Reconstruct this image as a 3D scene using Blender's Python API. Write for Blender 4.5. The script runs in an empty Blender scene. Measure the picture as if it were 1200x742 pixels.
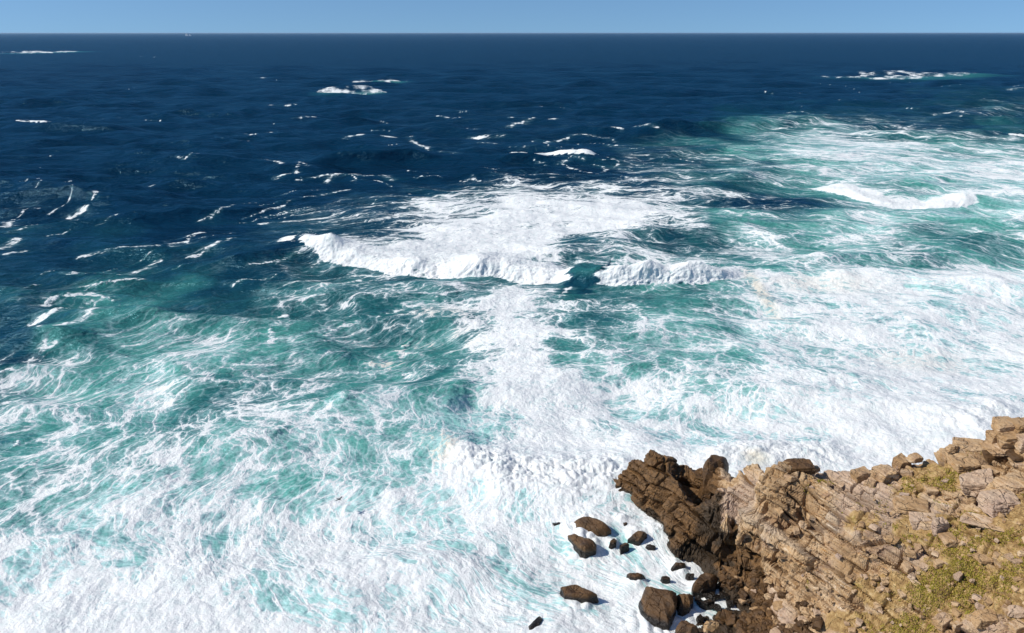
import bpy, math, random
import numpy as np

# ------------------------------------------------------------------ camera, sky, sun
scene = bpy.context.scene
COL = scene.collection
CAM_H, PITCH, F = 35.0, math.radians(20.28), 900.0      # eye height, downward tilt, focal length for a 1200 wide frame
cam_data = bpy.data.cameras.new("camera")
cam = bpy.data.objects.new("camera", cam_data)
COL.objects.link(cam)
cam.location = (0, 0, CAM_H)
cam.rotation_euler = (math.pi / 2 - PITCH, 0, 0)
cam_data.sensor_width = 36.0
cam_data.lens = 27.0
cam_data.clip_start = 0.5
cam_data.clip_end = 200000.0
scene.camera = cam

SUN_EL, SUN_AZ = math.radians(41), math.radians(261)     # azimuth clockwise from +Y (looking out to sea): the sun stands to the left
world = bpy.data.worlds.new("World")
scene.world = world
world.use_nodes = True
wn, wl = world.node_tree.nodes, world.node_tree.links
wn.clear()
sky = wn.new("ShaderNodeTexSky")
sky.sky_type = 'NISHITA'
sky.sun_disc = False
sky.sun_elevation = SUN_EL
sky.sun_rotation = SUN_AZ
sky.altitude = 0
tc = wn.new("ShaderNodeTexCoord")
lift = wn.new("ShaderNodeVectorMath"); lift.operation = 'ADD'          # the photographed sky is deep blue down to the horizon
lift.inputs[1].default_value = (0, 0, 0.12)
nrm = wn.new("ShaderNodeVectorMath"); nrm.operation = 'NORMALIZE'
wl.new(tc.outputs['Generated'], lift.inputs[0]); wl.new(lift.outputs[0], nrm.inputs[0]); wl.new(nrm.outputs[0], sky.inputs[0])
sky.air_density = 1.0
sky.dust_density = 0.4
sky.ozone_density = 3.0
tint = wn.new("ShaderNodeMix"); tint.data_type = 'RGBA'; tint.blend_type = 'MULTIPLY'
tint.inputs[0].default_value = 1.0
tint.inputs[7].default_value = (0.85, 1.10, 1.33, 1)
bg = wn.new("ShaderNodeBackground")
bg.inputs[1].default_value = 0.085
wo = wn.new("ShaderNodeOutputWorld")
wl.new(sky.outputs[0], tint.inputs[6])
wl.new(tint.outputs[2], bg.inputs[0])
wl.new(bg.outputs[0], wo.inputs[0])

sd = bpy.data.lights.new("sun", 'SUN')
sd.energy = 4.9
sd.angle = math.radians(0.53)
sd.color = (1.0, 0.95, 0.87)
sun = bpy.data.objects.new("sun", sd)
COL.objects.link(sun)
sun.rotation_euler = (math.pi / 2 - SUN_EL, 0, math.pi - SUN_AZ)   # lamp shines along -Z; see check below
import mathutils
_sdir = mathutils.Vector((math.sin(SUN_AZ) * math.cos(SUN_EL), math.cos(SUN_AZ) * math.cos(SUN_EL), math.sin(SUN_EL)))
sun.rotation_euler = _sdir.to_track_quat('Z', 'Y').to_euler()

HAZE = 1.6e-5                                            # thin sea air: only the last miles before the horizon pale
scene.view_settings.view_transform = 'Standard'
scene.view_settings.look = 'None'
scene.view_settings.exposure = 0.0
scene.view_settings.gamma = 1.0
scene.view_settings.use_curve_mapping = False

# ------------------------------------------------------------------ helpers
CP, SP = math.cos(PITCH), math.sin(PITCH)

def at(u, v, z=0.0):
    """The point at height z seen at (u, v) of the 1200 x 742 photograph."""
    a, b = (u - 600.0) / F, (371.0 - v) / F
    d = np.array([a, CP + b * SP, -SP + b * CP])
    t = (z - CAM_H) / d[2]
    return np.array([0, 0, CAM_H]) + d * t

def proj(x, y, z):
    dz = z - CAM_H
    w = y * CP - dz * SP
    h = y * SP + dz * CP
    return 600 + F * x / w, 371 - F * h / w, w

def _h(ix, iy, iz, seed):
    h = (ix.astype(np.int64) * 374761393 + iy.astype(np.int64) * 668265263 + iz.astype(np.int64) * 2147483647 * 3 + seed * 974634777) & 0xFFFFFFFF
    h = ((h ^ (h >> 13)) * 1274126177) & 0xFFFFFFFF
    h = ((h ^ (h >> 16)) * 2246822519) & 0xFFFFFFFF
    return h ^ (h >> 15)

def hash01(a, b=0, c=0, seed=0):
    a = np.asarray(a)
    b = np.zeros_like(a) + b
    c = np.zeros_like(a) + c
    return (_h(a, b, c, seed) & 0xFFFFFF) / float(0x1000000)

def noise2(x, y, seed=0):
    """gradient noise in about -1..1"""
    xi, yi = np.floor(x), np.floor(y)
    fx, fy = x - xi, y - yi
    xi, yi = xi.astype(np.int64), yi.astype(np.int64)
    z = np.zeros_like(xi)
    def g(ox, oy):
        a = (_h(xi + ox, yi + oy, z, seed) & 0xFFFF) * (2 * math.pi / 65536)
        return np.cos(a) * (fx - ox) + np.sin(a) * (fy - oy)
    ux = fx * fx * fx * (fx * (fx * 6 - 15) + 10)
    uy = fy * fy * fy * (fy * (fy * 6 - 15) + 10)
    n0 = g(0, 0) * (1 - ux) + g(1, 0) * ux
    n1 = g(0, 1) * (1 - ux) + g(1, 1) * ux
    return (n0 * (1 - uy) + n1 * uy) * 1.5

def noise3(P, scale=1.0, seed=0):
    """value noise in -1..1 at the rows of P"""
    Q = P * scale
    i = np.floor(Q)
    f = Q - i
    i = i.astype(np.int64)
    f = f * f * (3 - 2 * f)
    out = 0
    for ox in (0, 1):
        wx = f[:, 0] if ox else 1 - f[:, 0]
        for oy in (0, 1):
            wy = f[:, 1] if oy else 1 - f[:, 1]
            for oz in (0, 1):
                wz = f[:, 2] if oz else 1 - f[:, 2]
                out = out + wx * wy * wz * ((_h(i[:, 0] + ox, i[:, 1] + oy, i[:, 2] + oz, seed) & 0xFFFFFF) / float(0x800000) - 1)
    return out

def fbm3(P, scale, seed=0, octs=4, gain=0.5):
    s, a = 0, 1.0
    for k in range(octs):
        s = s + a * noise3(P, scale * 2.03 ** k, seed + k)
        a *= gain
    return s

def fbm2(x, y, seed=0, octs=4, gain=0.5):
    s, a, f = 0, 1.0, 1.0
    for k in range(octs):
        s = s + a * noise2(x * f, y * f, seed + k)
        a *= gain
        f *= 2.03
    return s

def sstep(a, b, x):
    t = np.clip((x - a) / (b - a), 0, 1)
    return t * t * (3 - 2 * t)

def mesh_obj(name, V, faces, mat, smooth=True, parent=None, attrs=None, loc=None):
    """faces: int array (n,3) or (n,4), or list of tuples"""
    me = bpy.data.meshes.new(name)
    V = np.asarray(V, dtype=np.float32)
    if isinstance(faces, np.ndarray):
        n, k = faces.shape
        me.vertices.add(len(V))
        me.vertices.foreach_set("co", V.ravel())
        me.loops.add(n * k)
        me.loops.foreach_set("vertex_index", faces.astype(np.int32).ravel())
        me.polygons.add(n)
        me.polygons.foreach_set("loop_start", np.arange(0, n * k, k, dtype=np.int32))
        me.update(calc_edges=True)
    else:
        me.from_pydata(V.tolist(), [], faces)
    me.polygons.foreach_set("use_smooth", np.full(len(me.polygons), bool(smooth)))
    for an, (kind, data) in (attrs or {}).items():
        a = me.attributes.new(an, kind, 'POINT')
        a.data.foreach_set("vector" if kind == 'FLOAT_VECTOR' else "value", np.asarray(data, dtype=np.float32).ravel())
    me.materials.append(mat)
    me.update()
    o = bpy.data.objects.new(name, me)
    COL.objects.link(o)
    if loc is not None:
        o.location = loc
    if parent is not None:
        o.parent = parent
    return o

def tag(o, label=None, cat=None, group=None, kind=None):
    if label:
        o['label'] = label
        kind = kind or 'thing'
    if cat: o['category'] = cat
    if group: o['group'] = group
    if kind: o['kind'] = kind
    return o

class NT:
    """small helper for node trees"""
    def __init__(self, name):
        self.m = bpy.data.materials.new(name)
        self.m.use_nodes = True
        self.t = self.m.node_tree
        self.t.nodes.clear()
        self.out = self.t.nodes.new("ShaderNodeOutputMaterial")
    def n(self, typ, **kw):
        nd = self.t.nodes.new(typ)
        for k, v in kw.items():
            setattr(nd, k, v)
        return nd
    def link(self, a, b):
        self.t.links.new(a, b)
    def put(self, sock, v):
        if hasattr(v, "links") or isinstance(v, bpy.types.NodeSocket):
            self.link(v, sock)
        else:
            sock.default_value = v
    def math(self, op, a, b=0.0, c=0.0, clamp=False):
        nd = self.n("ShaderNodeMath", operation=op, use_clamp=clamp)
        self.put(nd.inputs[0], a); self.put(nd.inputs[1], b); self.put(nd.inputs[2], c)
        return nd.outputs[0]
    def vmath(self, op, a, b=(0, 0, 0)):
        nd = self.n("ShaderNodeVectorMath", operation=op)
        self.put(nd.inputs[0], a); self.put(nd.inputs[1], b)
        return nd.outputs[0]
    def vscale(self, a, s):
        nd = self.n("ShaderNodeVectorMath", operation='SCALE')
        self.put(nd.inputs[0], a); self.put(nd.inputs['Scale'], s)
        return nd.outputs[0]
    def step(self, x, a, b, lo=0.0, hi=1.0):
        nd = self.n("ShaderNodeMapRange", interpolation_type='SMOOTHSTEP')
        self.put(nd.inputs[0], x); self.put(nd.inputs[1], a); self.put(nd.inputs[2], b)
        self.put(nd.inputs[3], lo); self.put(nd.inputs[4], hi)
        return nd.outputs[0]
    def noise(self, vec, scale, detail=4.0, rough=0.55, out=0, dist=0.0):
        nd = self.n("ShaderNodeTexNoise")
        self.put(nd.inputs['Vector'], vec)
        nd.inputs['Scale'].default_value = scale
        nd.inputs['Detail'].default_value = detail
        nd.inputs['Roughness'].default_value = rough
        nd.inputs['Distortion'].default_value = dist
        return nd.outputs[out]
    def voro(self, vec, scale, feature='DISTANCE_TO_EDGE', rnd=1.0):
        nd = self.n("ShaderNodeTexVoronoi", feature=feature)
        self.put(nd.inputs['Vector'], vec)
        nd.inputs['Scale'].default_value = scale
        nd.inputs['Randomness'].default_value = rnd
        return nd.outputs['Distance']
    def attr(self, name, vec=False):
        nd = self.n("ShaderNodeAttribute", attribute_name=name)
        return nd.outputs['Vector'] if vec else nd.outputs['Fac']
    def ramp(self, fac, stops):
        nd = self.n("ShaderNodeValToRGB")
        cr = nd.color_ramp
        while len(cr.elements) < len(stops):
            cr.elements.new(0.5)
        for e, (p, c) in zip(cr.elements, stops):
            e.position = p
            e.color = (c[0], c[1], c[2], 1)
        self.put(nd.inputs[0], fac)
        return nd.outputs[0]
    def mix(self, fac, a, b, blend='MIX'):
        nd = self.n("ShaderNodeMix", data_type='RGBA', blend_type=blend)
        self.put(nd.inputs[0], fac)
        for s, v in ((nd.inputs[6], a), (nd.inputs[7], b)):
            if isinstance(v, tuple):
                v = (v[0], v[1], v[2], 1)
            self.put(s, v)
        return nd.outputs[2]
    def bump(self, h, strength=1.0, dist=1.0, normal=None):
        nd = self.n("ShaderNodeBump")
        self.put(nd.inputs['Strength'], strength)
        nd.inputs['Distance'].default_value = dist
        self.put(nd.inputs['Height'], h)
        if normal is not None:
            self.link(normal, nd.inputs['Normal'])
        return nd.outputs[0]

# ------------------------------------------------------------------ sea: chart of foam cover and water colour
# (station points on the water; each digit 0..9; columns every 50, rows at ROWS)
ROWS = [45, 70, 90, 110, 130, 150, 175, 200, 225, 250, 275, 300, 325, 350, 400, 450, 500, 550, 600, 650, 700, 760]
FOAM_CHART = """
0000000000000000000000000
0000000000000000000000000
0000000000000000000000000
0000000000000000000001111
0000000001111110000111122
0000000001111110112443211
0000000001111112223676545
0000000000001113345565676
0100000001247776632244555
2100000344889999842244444
1100001236999985665345443
1111111389999956545455334
1111111234477425656787788
1221111334469533346788788
1112333333389854457788888
4555555443369997667788888
4555555654457988778899999
4456655565579999999999999
4567767777667888999999999
6677778888777888899999999
8888888888888888889999999
9999999999999999999999999
""".split()
TEAL_CHART = """
0000000000000000000000000
0000000000000000000000000
0000111111111111111111111
1111111111111111111111222
1111111111111111122222223
1111111111111111134542223
1111111111111112346777656
1111111111111122345677777
1111111111223322334566777
1111111222333333345566777
2222222223333333456666656
2222222234444444556665555
2233422233444445556778888
3344433444445544456778888
2445666555545556667777777
4666665555456777777788888
4566656666677778888888888
5566666677788888888888888
6677777788888888888888888
7777888888888888888888888
7888888888888888888888888
8888888888888888888888888
""".split()

def chart(rows, u, v):
    G = np.array([[int(c) for c in r] for r in rows], dtype=float) / 9.0
    gu = np.clip(u / 50.0, 0, 23.999)
    gv = np.interp(v, ROWS, np.arange(len(ROWS)))
    gv = np.clip(gv, 0, len(ROWS) - 1.001)
    i, j = np.floor(gu).astype(int), np.floor(gv).astype(int)
    a, b = gu - i, gv - j
    a = a * a * (3 - 2 * a); b = b * b * (3 - 2 * b)
    return (G[j, i] * (1 - a) + G[j, i + 1] * a) * (1 - b) + (G[j + 1, i] * (1 - a) + G[j + 1, i + 1] * a) * b

# ---- vertices: a fan of rings about the viewpoint, closer together where waves break
def ring_distances():
    vs = []
    v = 39.05
    while v < 1150:
        vs.append(v)
        if v < 42: s = 0.25
        elif v < 60: s = 0.5
        elif v < 180: s = 0.62
        elif v < 262: s = 0.5
        elif v < 345: s = 0.30
        elif v < 742: s = 0.85
        else: s = 6.0
        v += s
    r = [at(600, q)[1] for q in vs]
    return np.array([90000.0, 40000.0] + r)
RR = ring_distances()
c_in = np.arange(-39.5, 39.5001, 0.074)
AZ = np.concatenate([np.linspace(-180, -39.6, 70), c_in, np.linspace(39.6, 180, 70)])
AZ = np.radians(AZ)
nr, nc = len(RR), len(AZ)
X = (RR[:, None] * np.sin(AZ)[None, :] / np.maximum(np.cos(AZ), 0.62)[None, :]).ravel()
Y = (RR[:, None] * np.cos(AZ)[None, :] / np.maximum(np.cos(AZ), 0.62)[None, :]).ravel()
RAD = np.hypot(X, Y)
RINGSTEP = np.repeat(np.abs(np.gradient(RR)), nc)
U, V, W = proj(X, np.maximum(Y, 1.0), 0.0)

def polyline_field(pts, margin=60.0):
    """signed distance across a line on the water (positive seaward) and the run along it 0..1, metres"""
    P = np.array([at(u, v)[:2] for u, v in pts])
    lo, hi = P.min(0) - margin, P.max(0) + margin
    sel = np.where((X > lo[0]) & (X < hi[0]) & (Y > lo[1]) & (Y < hi[1]))[0]
    x, y = X[sel], Y[sel]
    best = np.full(len(sel), 1e9); sd = np.full(len(sel), 1e9); tt = np.zeros(len(sel))
    L = np.concatenate([[0], np.cumsum(np.hypot(*np.diff(P, axis=0).T))])
    for k in range(len(P) - 1):
        a, b = P[k], P[k + 1]
        d = b - a
        l2 = d @ d
        t0 = ((x - a[0]) * d[0] + (y - a[1]) * d[1]) / l2
        t = np.clip(t0, 0, 1)
        ex, ey = x - a[0] - t * d[0], y - a[1] - t * d[1]
        dist = np.hypot(ex, ey)
        sgn = np.sign(d[0] * ey - d[1] * ex)
        m = dist < best
        best[m] = dist[m]; sd[m] = (dist * sgn)[m]; tt[m] = ((L[k] + t * (L[k + 1] - L[k])) / L[-1])[m]
    return sel, sd, tt, L[-1]

foam = chart(FOAM_CHART, U, V)
# patchiness of the chart, in metres on the water
wx = 9 * noise2(X / 26, Y / 26, 11) + 3.5 * noise2(X / 8, Y / 8, 12)
wy = 9 * noise2(X / 26, Y / 26, 13) + 3.5 * noise2(X / 8, Y / 8, 14)
near = np.clip(RAD / 110.0, 0.45, 3.0)
U2, V2, _ = proj(X + wx * near * 0.7, np.maximum(Y + wy * near * 0.7, 1.0), 0.0)
foam = 0.35 * foam + 0.65 * chart(FOAM_CHART, U2, V2)
teal = chart(TEAL_CHART, U2, V2)
teal = teal + 0.10 * fbm2(X / 14, Y / 20, 21, 3) * np.clip(teal * 3, 0.15, 1)
foam = (0.84 + 0.02 * sstep(560, 680, V)) * foam + 0.15 * sstep(0.86, 1.0, foam) + 0.06 * fbm2(X / 6, Y / 6, 25, 3) * np.clip(foam * 4, 0, 1)
out = (Y < 2) | (U < -60) | (U > 1260)
Z = np.zeros_like(X); DX = np.zeros_like(X); DY = np.zeros_like(X)

# ---- wind sea and swell: many sine trains running in towards the shore
rng = np.random.default_rng(4)
ph_warp = 2.2 * noise2(X / 90, Y / 90, 31) + 1.2 * noise2(X / 37, Y / 37, 32)
for k in range(64):
    lam = 2.6 * (60.0 / 2.6) ** rng.random()
    ang = math.radians(-96 + rng.normal(0, 24))          # heading, towards the shore
    amp = 0.0155 * lam ** 0.78 * (0.5 + rng.random())
    kx, ky = 2 * math.pi / lam * math.cos(ang), 2 * math.pi / lam * math.sin(ang)
    p = kx * X + ky * Y + rng.random() * 6.283 + ph_warp * (0.5 + 6 / lam)
    fade = sstep(1.6, 4.0, lam / RINGSTEP)
    s, c = np.sin(p), np.cos(p)
    Z += amp * fade * c
    DX -= 0.8 * amp * fade * s * math.cos(ang)
    DY -= 0.8 * amp * fade * s * math.sin(ang)
calm = 1 - 0.45 * np.clip(foam, 0, 1)
grp = 0.75 + 0.5 * noise2(X / 70, Y / 55, 33)
Z *= calm * grp; DX *= calm * grp; DY *= calm * grp

# ---- swells before they break: long crest lines with a dark face
def swell(pts, height, front, back, jag=1.0):
    height *= 1.45
    sel, sd, t, L = polyline_field(pts)
    sd = sd + jag * 0.9 * noise2(X[sel] / 11, Y[sel] / 11, 41)
    env = sstep(0, 0.18, t) * sstep(1, 0.82, t)
    h = np.where(sd < 0, np.exp(-(sd / front) ** 2), np.exp(-(sd / back) ** 2)) * height * env
    Z[sel] += h
    DY[sel] -= 0.5 * h
swell([(330, 196), (420, 191), (520, 189), (600, 190), (680, 190), (760, 192)], 2.0, 4.0, 11)
swell([(730, 158), (830, 153), (930, 148), (1000, 147)], 2.2, 6, 16)
swell([(1000, 160), (1080, 162), (1200, 164)], 1.8, 5, 12)
swell([(-40, 150), (40, 152), (110, 154), (170, 155)], 2.2, 6, 14)
swell([(740, 205), (830, 208), (900, 212)], 1.0, 3, 8)
swell([(60, 262), (160, 258), (250, 250), (330, 245)], 0.9, 3.5, 9)
swell([(250, 310), (330, 300), (420, 295)], 0.8, 3, 8)
swell([(660, 395), (760, 388), (880, 380)], 0.55, 2.4, 5)
swell([(380, 478), (470, 470), (560, 470)], 0.8, 2.4, 4.5)
swell([(180, 455), (300, 425), (420, 400)], 0.5, 2.4, 5)
swell([(0, 410), (80, 395), (180, 370), (280, 345)], 0.7, 3, 7)
swell([(950, 330), (1050, 332), (1200, 335)], 0.8, 3, 7)
swell([(900, 300), (1000, 302), (1200, 300)], 0.7, 3, 7)

# ---- breaking fronts: a steep tumbling face of white water
def breaker(pts, height, depth, gaps=(), back=10.0, base=1.0, lump=1.0, thick=1.0):
    sel, sd, t, L = polyline_field(pts)
    x, y = X[sel], Y[sel]
    sd = sd + lump * (1.0 * noise2(x / 6.5, y / 6.5, 51) + 0.28 * noise2(x / 2.0, y / 2.0, 52) + 0.10 * noise2(x / 0.8, y / 0.8, 54))
    env = (0.35 * sstep(0, 0.05, t) + 0.65 * sstep(0, 0.30, t)) * sstep(1, 0.88, t)
    live = np.ones_like(t)
    for g0, g1 in gaps:
        live *= 1 - sstep(g0 - 0.012, g0 + 0.012, t) * sstep(g1 + 0.012, g1 - 0.012, t)
    rise = sstep(-0.05, depth, sd)
    fall = np.exp(-np.clip(sd - depth, 0, None) ** 2 / back ** 2)
    vary = 0.82 + 0.30 * noise2(x / 9, y / 30, 65) + 0.22 * noise2(x / 3.5, y / 14, 66)
    h_white = height * rise * fall * vary
    h_green = height * 1.12 * np.where(sd < depth * 1.25, np.exp(-((sd - depth * 1.25) / (depth * 0.95)) ** 2), np.exp(-((sd - depth * 1.25) / back) ** 2))
    h = (live * h_white + (1 - live) * h_green) * env
    bil = 0.7 * np.abs(noise2(x / 1.9, y / 1.3, 55)) + 0.6 * np.abs(noise2(x / 0.85, y / 0.6, 56)) + 0.45 * np.abs(noise2(x / 0.42, y / 0.32, 57))
    inb = sstep(-0.2, 0.3, sd) * np.exp(-np.clip(sd - depth, 0, None) / (2.4 * depth)) * live * env
    hl = lump * 0.26 * inb * (bil - 0.35)
    h = h + 0.7 * hl
    DY[sel] -= 1.1 * hl * sstep(depth * 1.3, depth * 0.3, sd)
    Z[sel] += h * base
    DY[sel] -= 0.35 * h * (1 - 0.4 * live)
    t2 = t + 0.012 * noise2(x / 1.8, y / 1.2, 58) + 0.006 * noise2(x / 0.6, y / 0.4, 59) + 0.010 * np.sign(t - 0.659) * sstep(2.5, 0.0, sd)
    live = np.ones_like(t)
    for g0, g1 in gaps:
        live *= 1 - sstep(g0 - 0.012, g0 + 0.014, t2) * sstep(g1 + 0.012, g1 - 0.014, t2)
    wfoam = sstep(-0.15, 0.25, sd + lump * (0.35 * noise2(x / 1.6, y / 0.9, 68) + 0.3 * noise2(x / 0.7, y / 0.4, 69))) * np.exp(-np.clip(sd - depth * 1.5 * thick, 0, None) / (2.0 * thick)) * live * sstep(0.02, 0.35, env)
    foam[sel] = np.maximum(foam[sel] * (1 - 0.75 * (1 - live) * env * (np.abs(sd) < 3 * depth)), (1.08 + 0.3 * noise2(x / 1.6, y / 0.8, 64)) * wfoam * (1.0 if thick < 1.7 else np.clip(0.50 + 0.75 * noise2(x / (16 * RAD[sel] / F), y / (2.4 * RAD[sel] ** 2 / (CAM_H * F)), 60) + 0.55 * noise2(x / (6 * RAD[sel] / F), y / (1.2 * RAD[sel] ** 2 / (CAM_H * F)), 61), 0.05, 0.95) * 0.80))
    if thick > 1.7:
        teal[sel] = np.maximum(teal[sel], 0.5 * np.exp(-(sd / (5 * thick)) ** 2) * env)
    ahead = sstep(-6, -0.3, sd) * sstep(0.15, -0.15, sd) * env
    foam[sel] *= 1 - 0.35 * ahead
    g = (1 - live) * env * (np.abs(sd - depth) < 2.5 * depth)
    teal[sel] = np.maximum(teal[sel] * (1 - 0.6 * g), (0.30 + 0.16 * sstep(0.3, 2.2, sd)) * g)
    return sel
breaker([(308, 291), (330, 292), (352, 298), (400, 309), (460, 317), (560, 324), (650, 331), (700, 336), (770, 340), (850, 335), (900, 325)],
        2.6, 3.0, gaps=((0.050, 0.074), (0.624, 0.686)), back=7)
breaker([(938, 217), (985, 226), (1030, 236), (1090, 240), (1160, 240)], 1.1, 2.6, back=8, lump=0.8, thick=1.25)
breaker([(1160, 160), (1190, 164), (1230, 166)], 2.0, 3, back=9, thick=1.4)
breaker([(598, 190), (640, 187), (700, 190)], 1.2, 1.6, back=6, thick=0.9, lump=0.6)
breaker([(8, 145), (34, 150), (56, 152)], 0.8, 1.5, back=6, thick=0.7)
breaker([(-30, 63), (20, 63), (60, 62), (116, 60)], 0.7, 14, back=40, thick=7, lump=3)
breaker([(358, 110), (400, 110), (458, 108)], 0.45, 6, back=16, thick=3.4, lump=1.5)
breaker([(408, 97), (450, 97), (492, 95)], 0.4, 6, back=16, thick=2.8, lump=1.5)
breaker([(948, 90), (1000, 93), (1060, 93), (1110, 91), (1165, 87)], 0.6, 9, back=30, thick=6, lump=2)
# white water heaping up against the point
def heap(pts, height, width, fo=1.2):
    sel, sd, t, L = polyline_field(pts)
    x, y = X[sel], Y[sel]
    e = np.exp(-(sd / width) ** 2) * sstep(-0.02, 0.34, t) * sstep(1.02, 0.85, t)
    b = 1.2 * np.abs(noise2(x / 2.8, y / 2.8, 61)) + 0.45 * np.abs(noise2(x / 0.8, y / 0.8, 62)) + 0.25 * np.abs(noise2(x / 0.35, y / 0.35, 63))
    Z[sel] += height * e * (0.45 + 0.9 * b)
    foam[sel] = np.maximum(foam[sel], fo * np.clip(e * 1.6, 0, 1))
heap([(525, 508), (555, 535), (600, 556), (650, 562), (700, 556), (745, 540)], 0.72, 3.2)
heap([(800, 528), (860, 532), (930, 530), (1000, 525)], 0.55, 2.2, 1.05)
heap([(1080, 505), (1130, 495), (1190, 478)], 0.45, 2.2, 1.0)

# water piling up round the rocks that stand in the surf
for u, v, r in ((690, 626, 30), (682, 642, 22), (678, 700, 28), (775, 722, 42), (803, 708, 20), (827, 690, 22), (748, 632, 16), (770, 624, 14), (745, 680, 14), (795, 665, 12), (729, 616, 9), (720, 640, 10)):
    c_ = at(u, v); m_ = r / proj(c_[0], c_[1], 0.0)[2] ** -1 / F * 0.9
    e_ = np.exp(-(((X - c_[0]) ** 2 + (Y - c_[1]) ** 2) / m_ ** 2) ** 2)
    n_ = e_ > 0.01
    Z[n_] += (e_[n_] * (0.16 + 0.30 * np.abs(noise2(X[n_] / 0.9, Y[n_] / 0.9, 67))))
    foam[n_] = np.maximum(foam[n_], 1.1 * e_[n_])

# ---- long foam lines drawn out by the current (each: line on the water, breadth in pixels of its own range)
STREAKS = [
 (3.5, [(0, 262), (20, 252), (36, 249)]), (2.2, [(38, 252), (70, 245), (98, 240)]), (1.6, [(98, 240), (130, 228)]),
 (2.6, [(0, 277), (20, 272), (45, 263), (65, 257), (100, 252)]), (2.0, [(8, 258), (14, 265), (32, 265)]), (4.0, [(-5, 292), (12, 285), (26, 279)]),
 (2.4, [(84, 300), (130, 294), (160, 290), (195, 286)]), (4.2, [(190, 287), (214, 283), (232, 276), (242, 273)]),
 (2.2, [(214, 302), (245, 293), (262, 287), (280, 280)]), (2.4, [(134, 321), (165, 312), (180, 303), (187, 305)]), (4.5, [(80, 327), (95, 322), (106, 321)]),
 (1.8, [(88, 338), (130, 333), (160, 328), (178, 327)]), (3.0, [(48, 363), (70, 350), (110, 346), (142, 352)]),
 (4.2, [(-5, 391), (40, 377), (85, 363), (105, 354)]), (3.4, [(100, 355), (125, 348)]), (3.6, [(38, 403), (60, 395), (92, 386), (112, 372), (128, 360), (162, 358)]),
 (2.4, [(50, 398), (90, 385)]), (4.5, [(28, 430), (40, 420), (55, 410), (66, 410)]), (5.0, [(-5, 443), (25, 436), (38, 426), (52, 418)]),
 (1.8, [(300, 190), (325, 191), (342, 193)]), (1.5, [(310, 206), (345, 204), (352, 197), (364, 201)]),
 (2.0, [(360, 214), (390, 207), (420, 206), (448, 204), (463, 212)]), (1.8, [(318, 245), (330, 240), (341, 234)]), (2.2, [(298, 263), (335, 258), (360, 255), (388, 249)]),
 (1.6, [(398, 167), (410, 158), (432, 157)]), (1.7, [(438, 158), (474, 158), (490, 170), (512, 180)]),
 (1.6, [(488, 148), (540, 151), (562, 147)]), (1.5, [(505, 165), (540, 160), (605, 160)]), (1.8, [(590, 148), (625, 142), (660, 139)]),
 (2.6, [(490, 182), (506, 180)]), (2.6, [(512, 184), (548, 183)]), (1.5, [(556, 168), (592, 168)]), (1.7, [(612, 168), (660, 161), (680, 158), (732, 164)]),
 (1.6, [(698, 155), (732, 158)]), (1.7, [(740, 156), (775, 159)]), (1.0, [(308, 123), (342, 124)]), (1.0, [(154, 119), (188, 121)]), (0.7, [(160, 66), (184, 67)]),
 (0.9, [(268, 93), (322, 92)]), (1.0, [(60, 137), (88, 135)]), (1.1, [(500, 138), (530, 140), (552, 137)]), (1.0, [(630, 128), (660, 129)]),
 (1.3, [(655, 192), (680, 203), (700, 206), (712, 200), (700, 197)]), (1.2, [(648, 195), (670, 190), (690, 192)]), (1.2, [(715, 186), (725, 193), (718, 198)]),
 (1.8, [(1000, 146), (1062, 151), (1076, 147)]), (2.0, [(1042, 167), (1100, 175), (1122, 172)]), (1.6, [(900, 152), (970, 154)]),
 (1.4, [(1140, 105), (1175, 106), (1210, 103)]), (1.2, [(915, 132), (940, 130), (960, 134)]), (1.3, [(1090, 134), (1120, 130), (1145, 137)]),
 (3.0, [(306, 380), (316, 374), (340, 369)]), (2.4, [(312, 386), (320, 395), (318, 408)]), (5.0, [(420, 420), (450, 416), (475, 404), (492, 401)]),
 (3.0, [(372, 340), (400, 330), (420, 318)]), (3.0, [(345, 360), (380, 350), (400, 345)]), (4.0, [(468, 408), (475, 395), (482, 390)]),
 (3.5, [(430, 376), (470, 366), (500, 358), (528, 345)]), (3.0, [(375, 392), (400, 382), (425, 378)]), (3.0, [(460, 445), (474, 433), (480, 424)]),
 (5.0, [(885, 325), (893, 345), (899, 365), (900, 388)]), (3.0, [(740, 355), (752, 372), (760, 388)]), (2.5, [(655, 355), (662, 342), (668, 335)]),
 (4.0, [(0, 540), (14, 520), (30, 512)]), (4.0, [(25, 560), (48, 545), (90, 535)]), (3.5, [(150, 470), (170, 455), (200, 452)]),
]
rq = np.random.default_rng(12)
for u0, u1, v0, v1, n, tilt in ((385, 770, 126, 212, 46, 0.05), (0, 330, 222, 345, 26, -0.28), (860, 1200, 96, 150, 26, 0.03), (0, 380, 90, 215, 16, -0.04), (300, 480, 215, 262, 8, -0.15)):
    for _ in range(n):
        u, v = u0 + (u1 - u0) * rq.random(), v0 + (v1 - v0) * rq.random()
        L_, q_ = (16 + 62 * rq.random() ** 1.6) * (v / 190.0) ** 0.5, []
        for k_ in range(4):
            q_.append((u + L_ * k_ / 3, v + L_ * k_ / 3 * tilt + rq.normal() * 1.1 * v / 200))
        STREAKS.append(((0.35 + 0.65 * rq.random() ** 2) * v / 180.0, q_))
cream = np.zeros_like(X)
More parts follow.
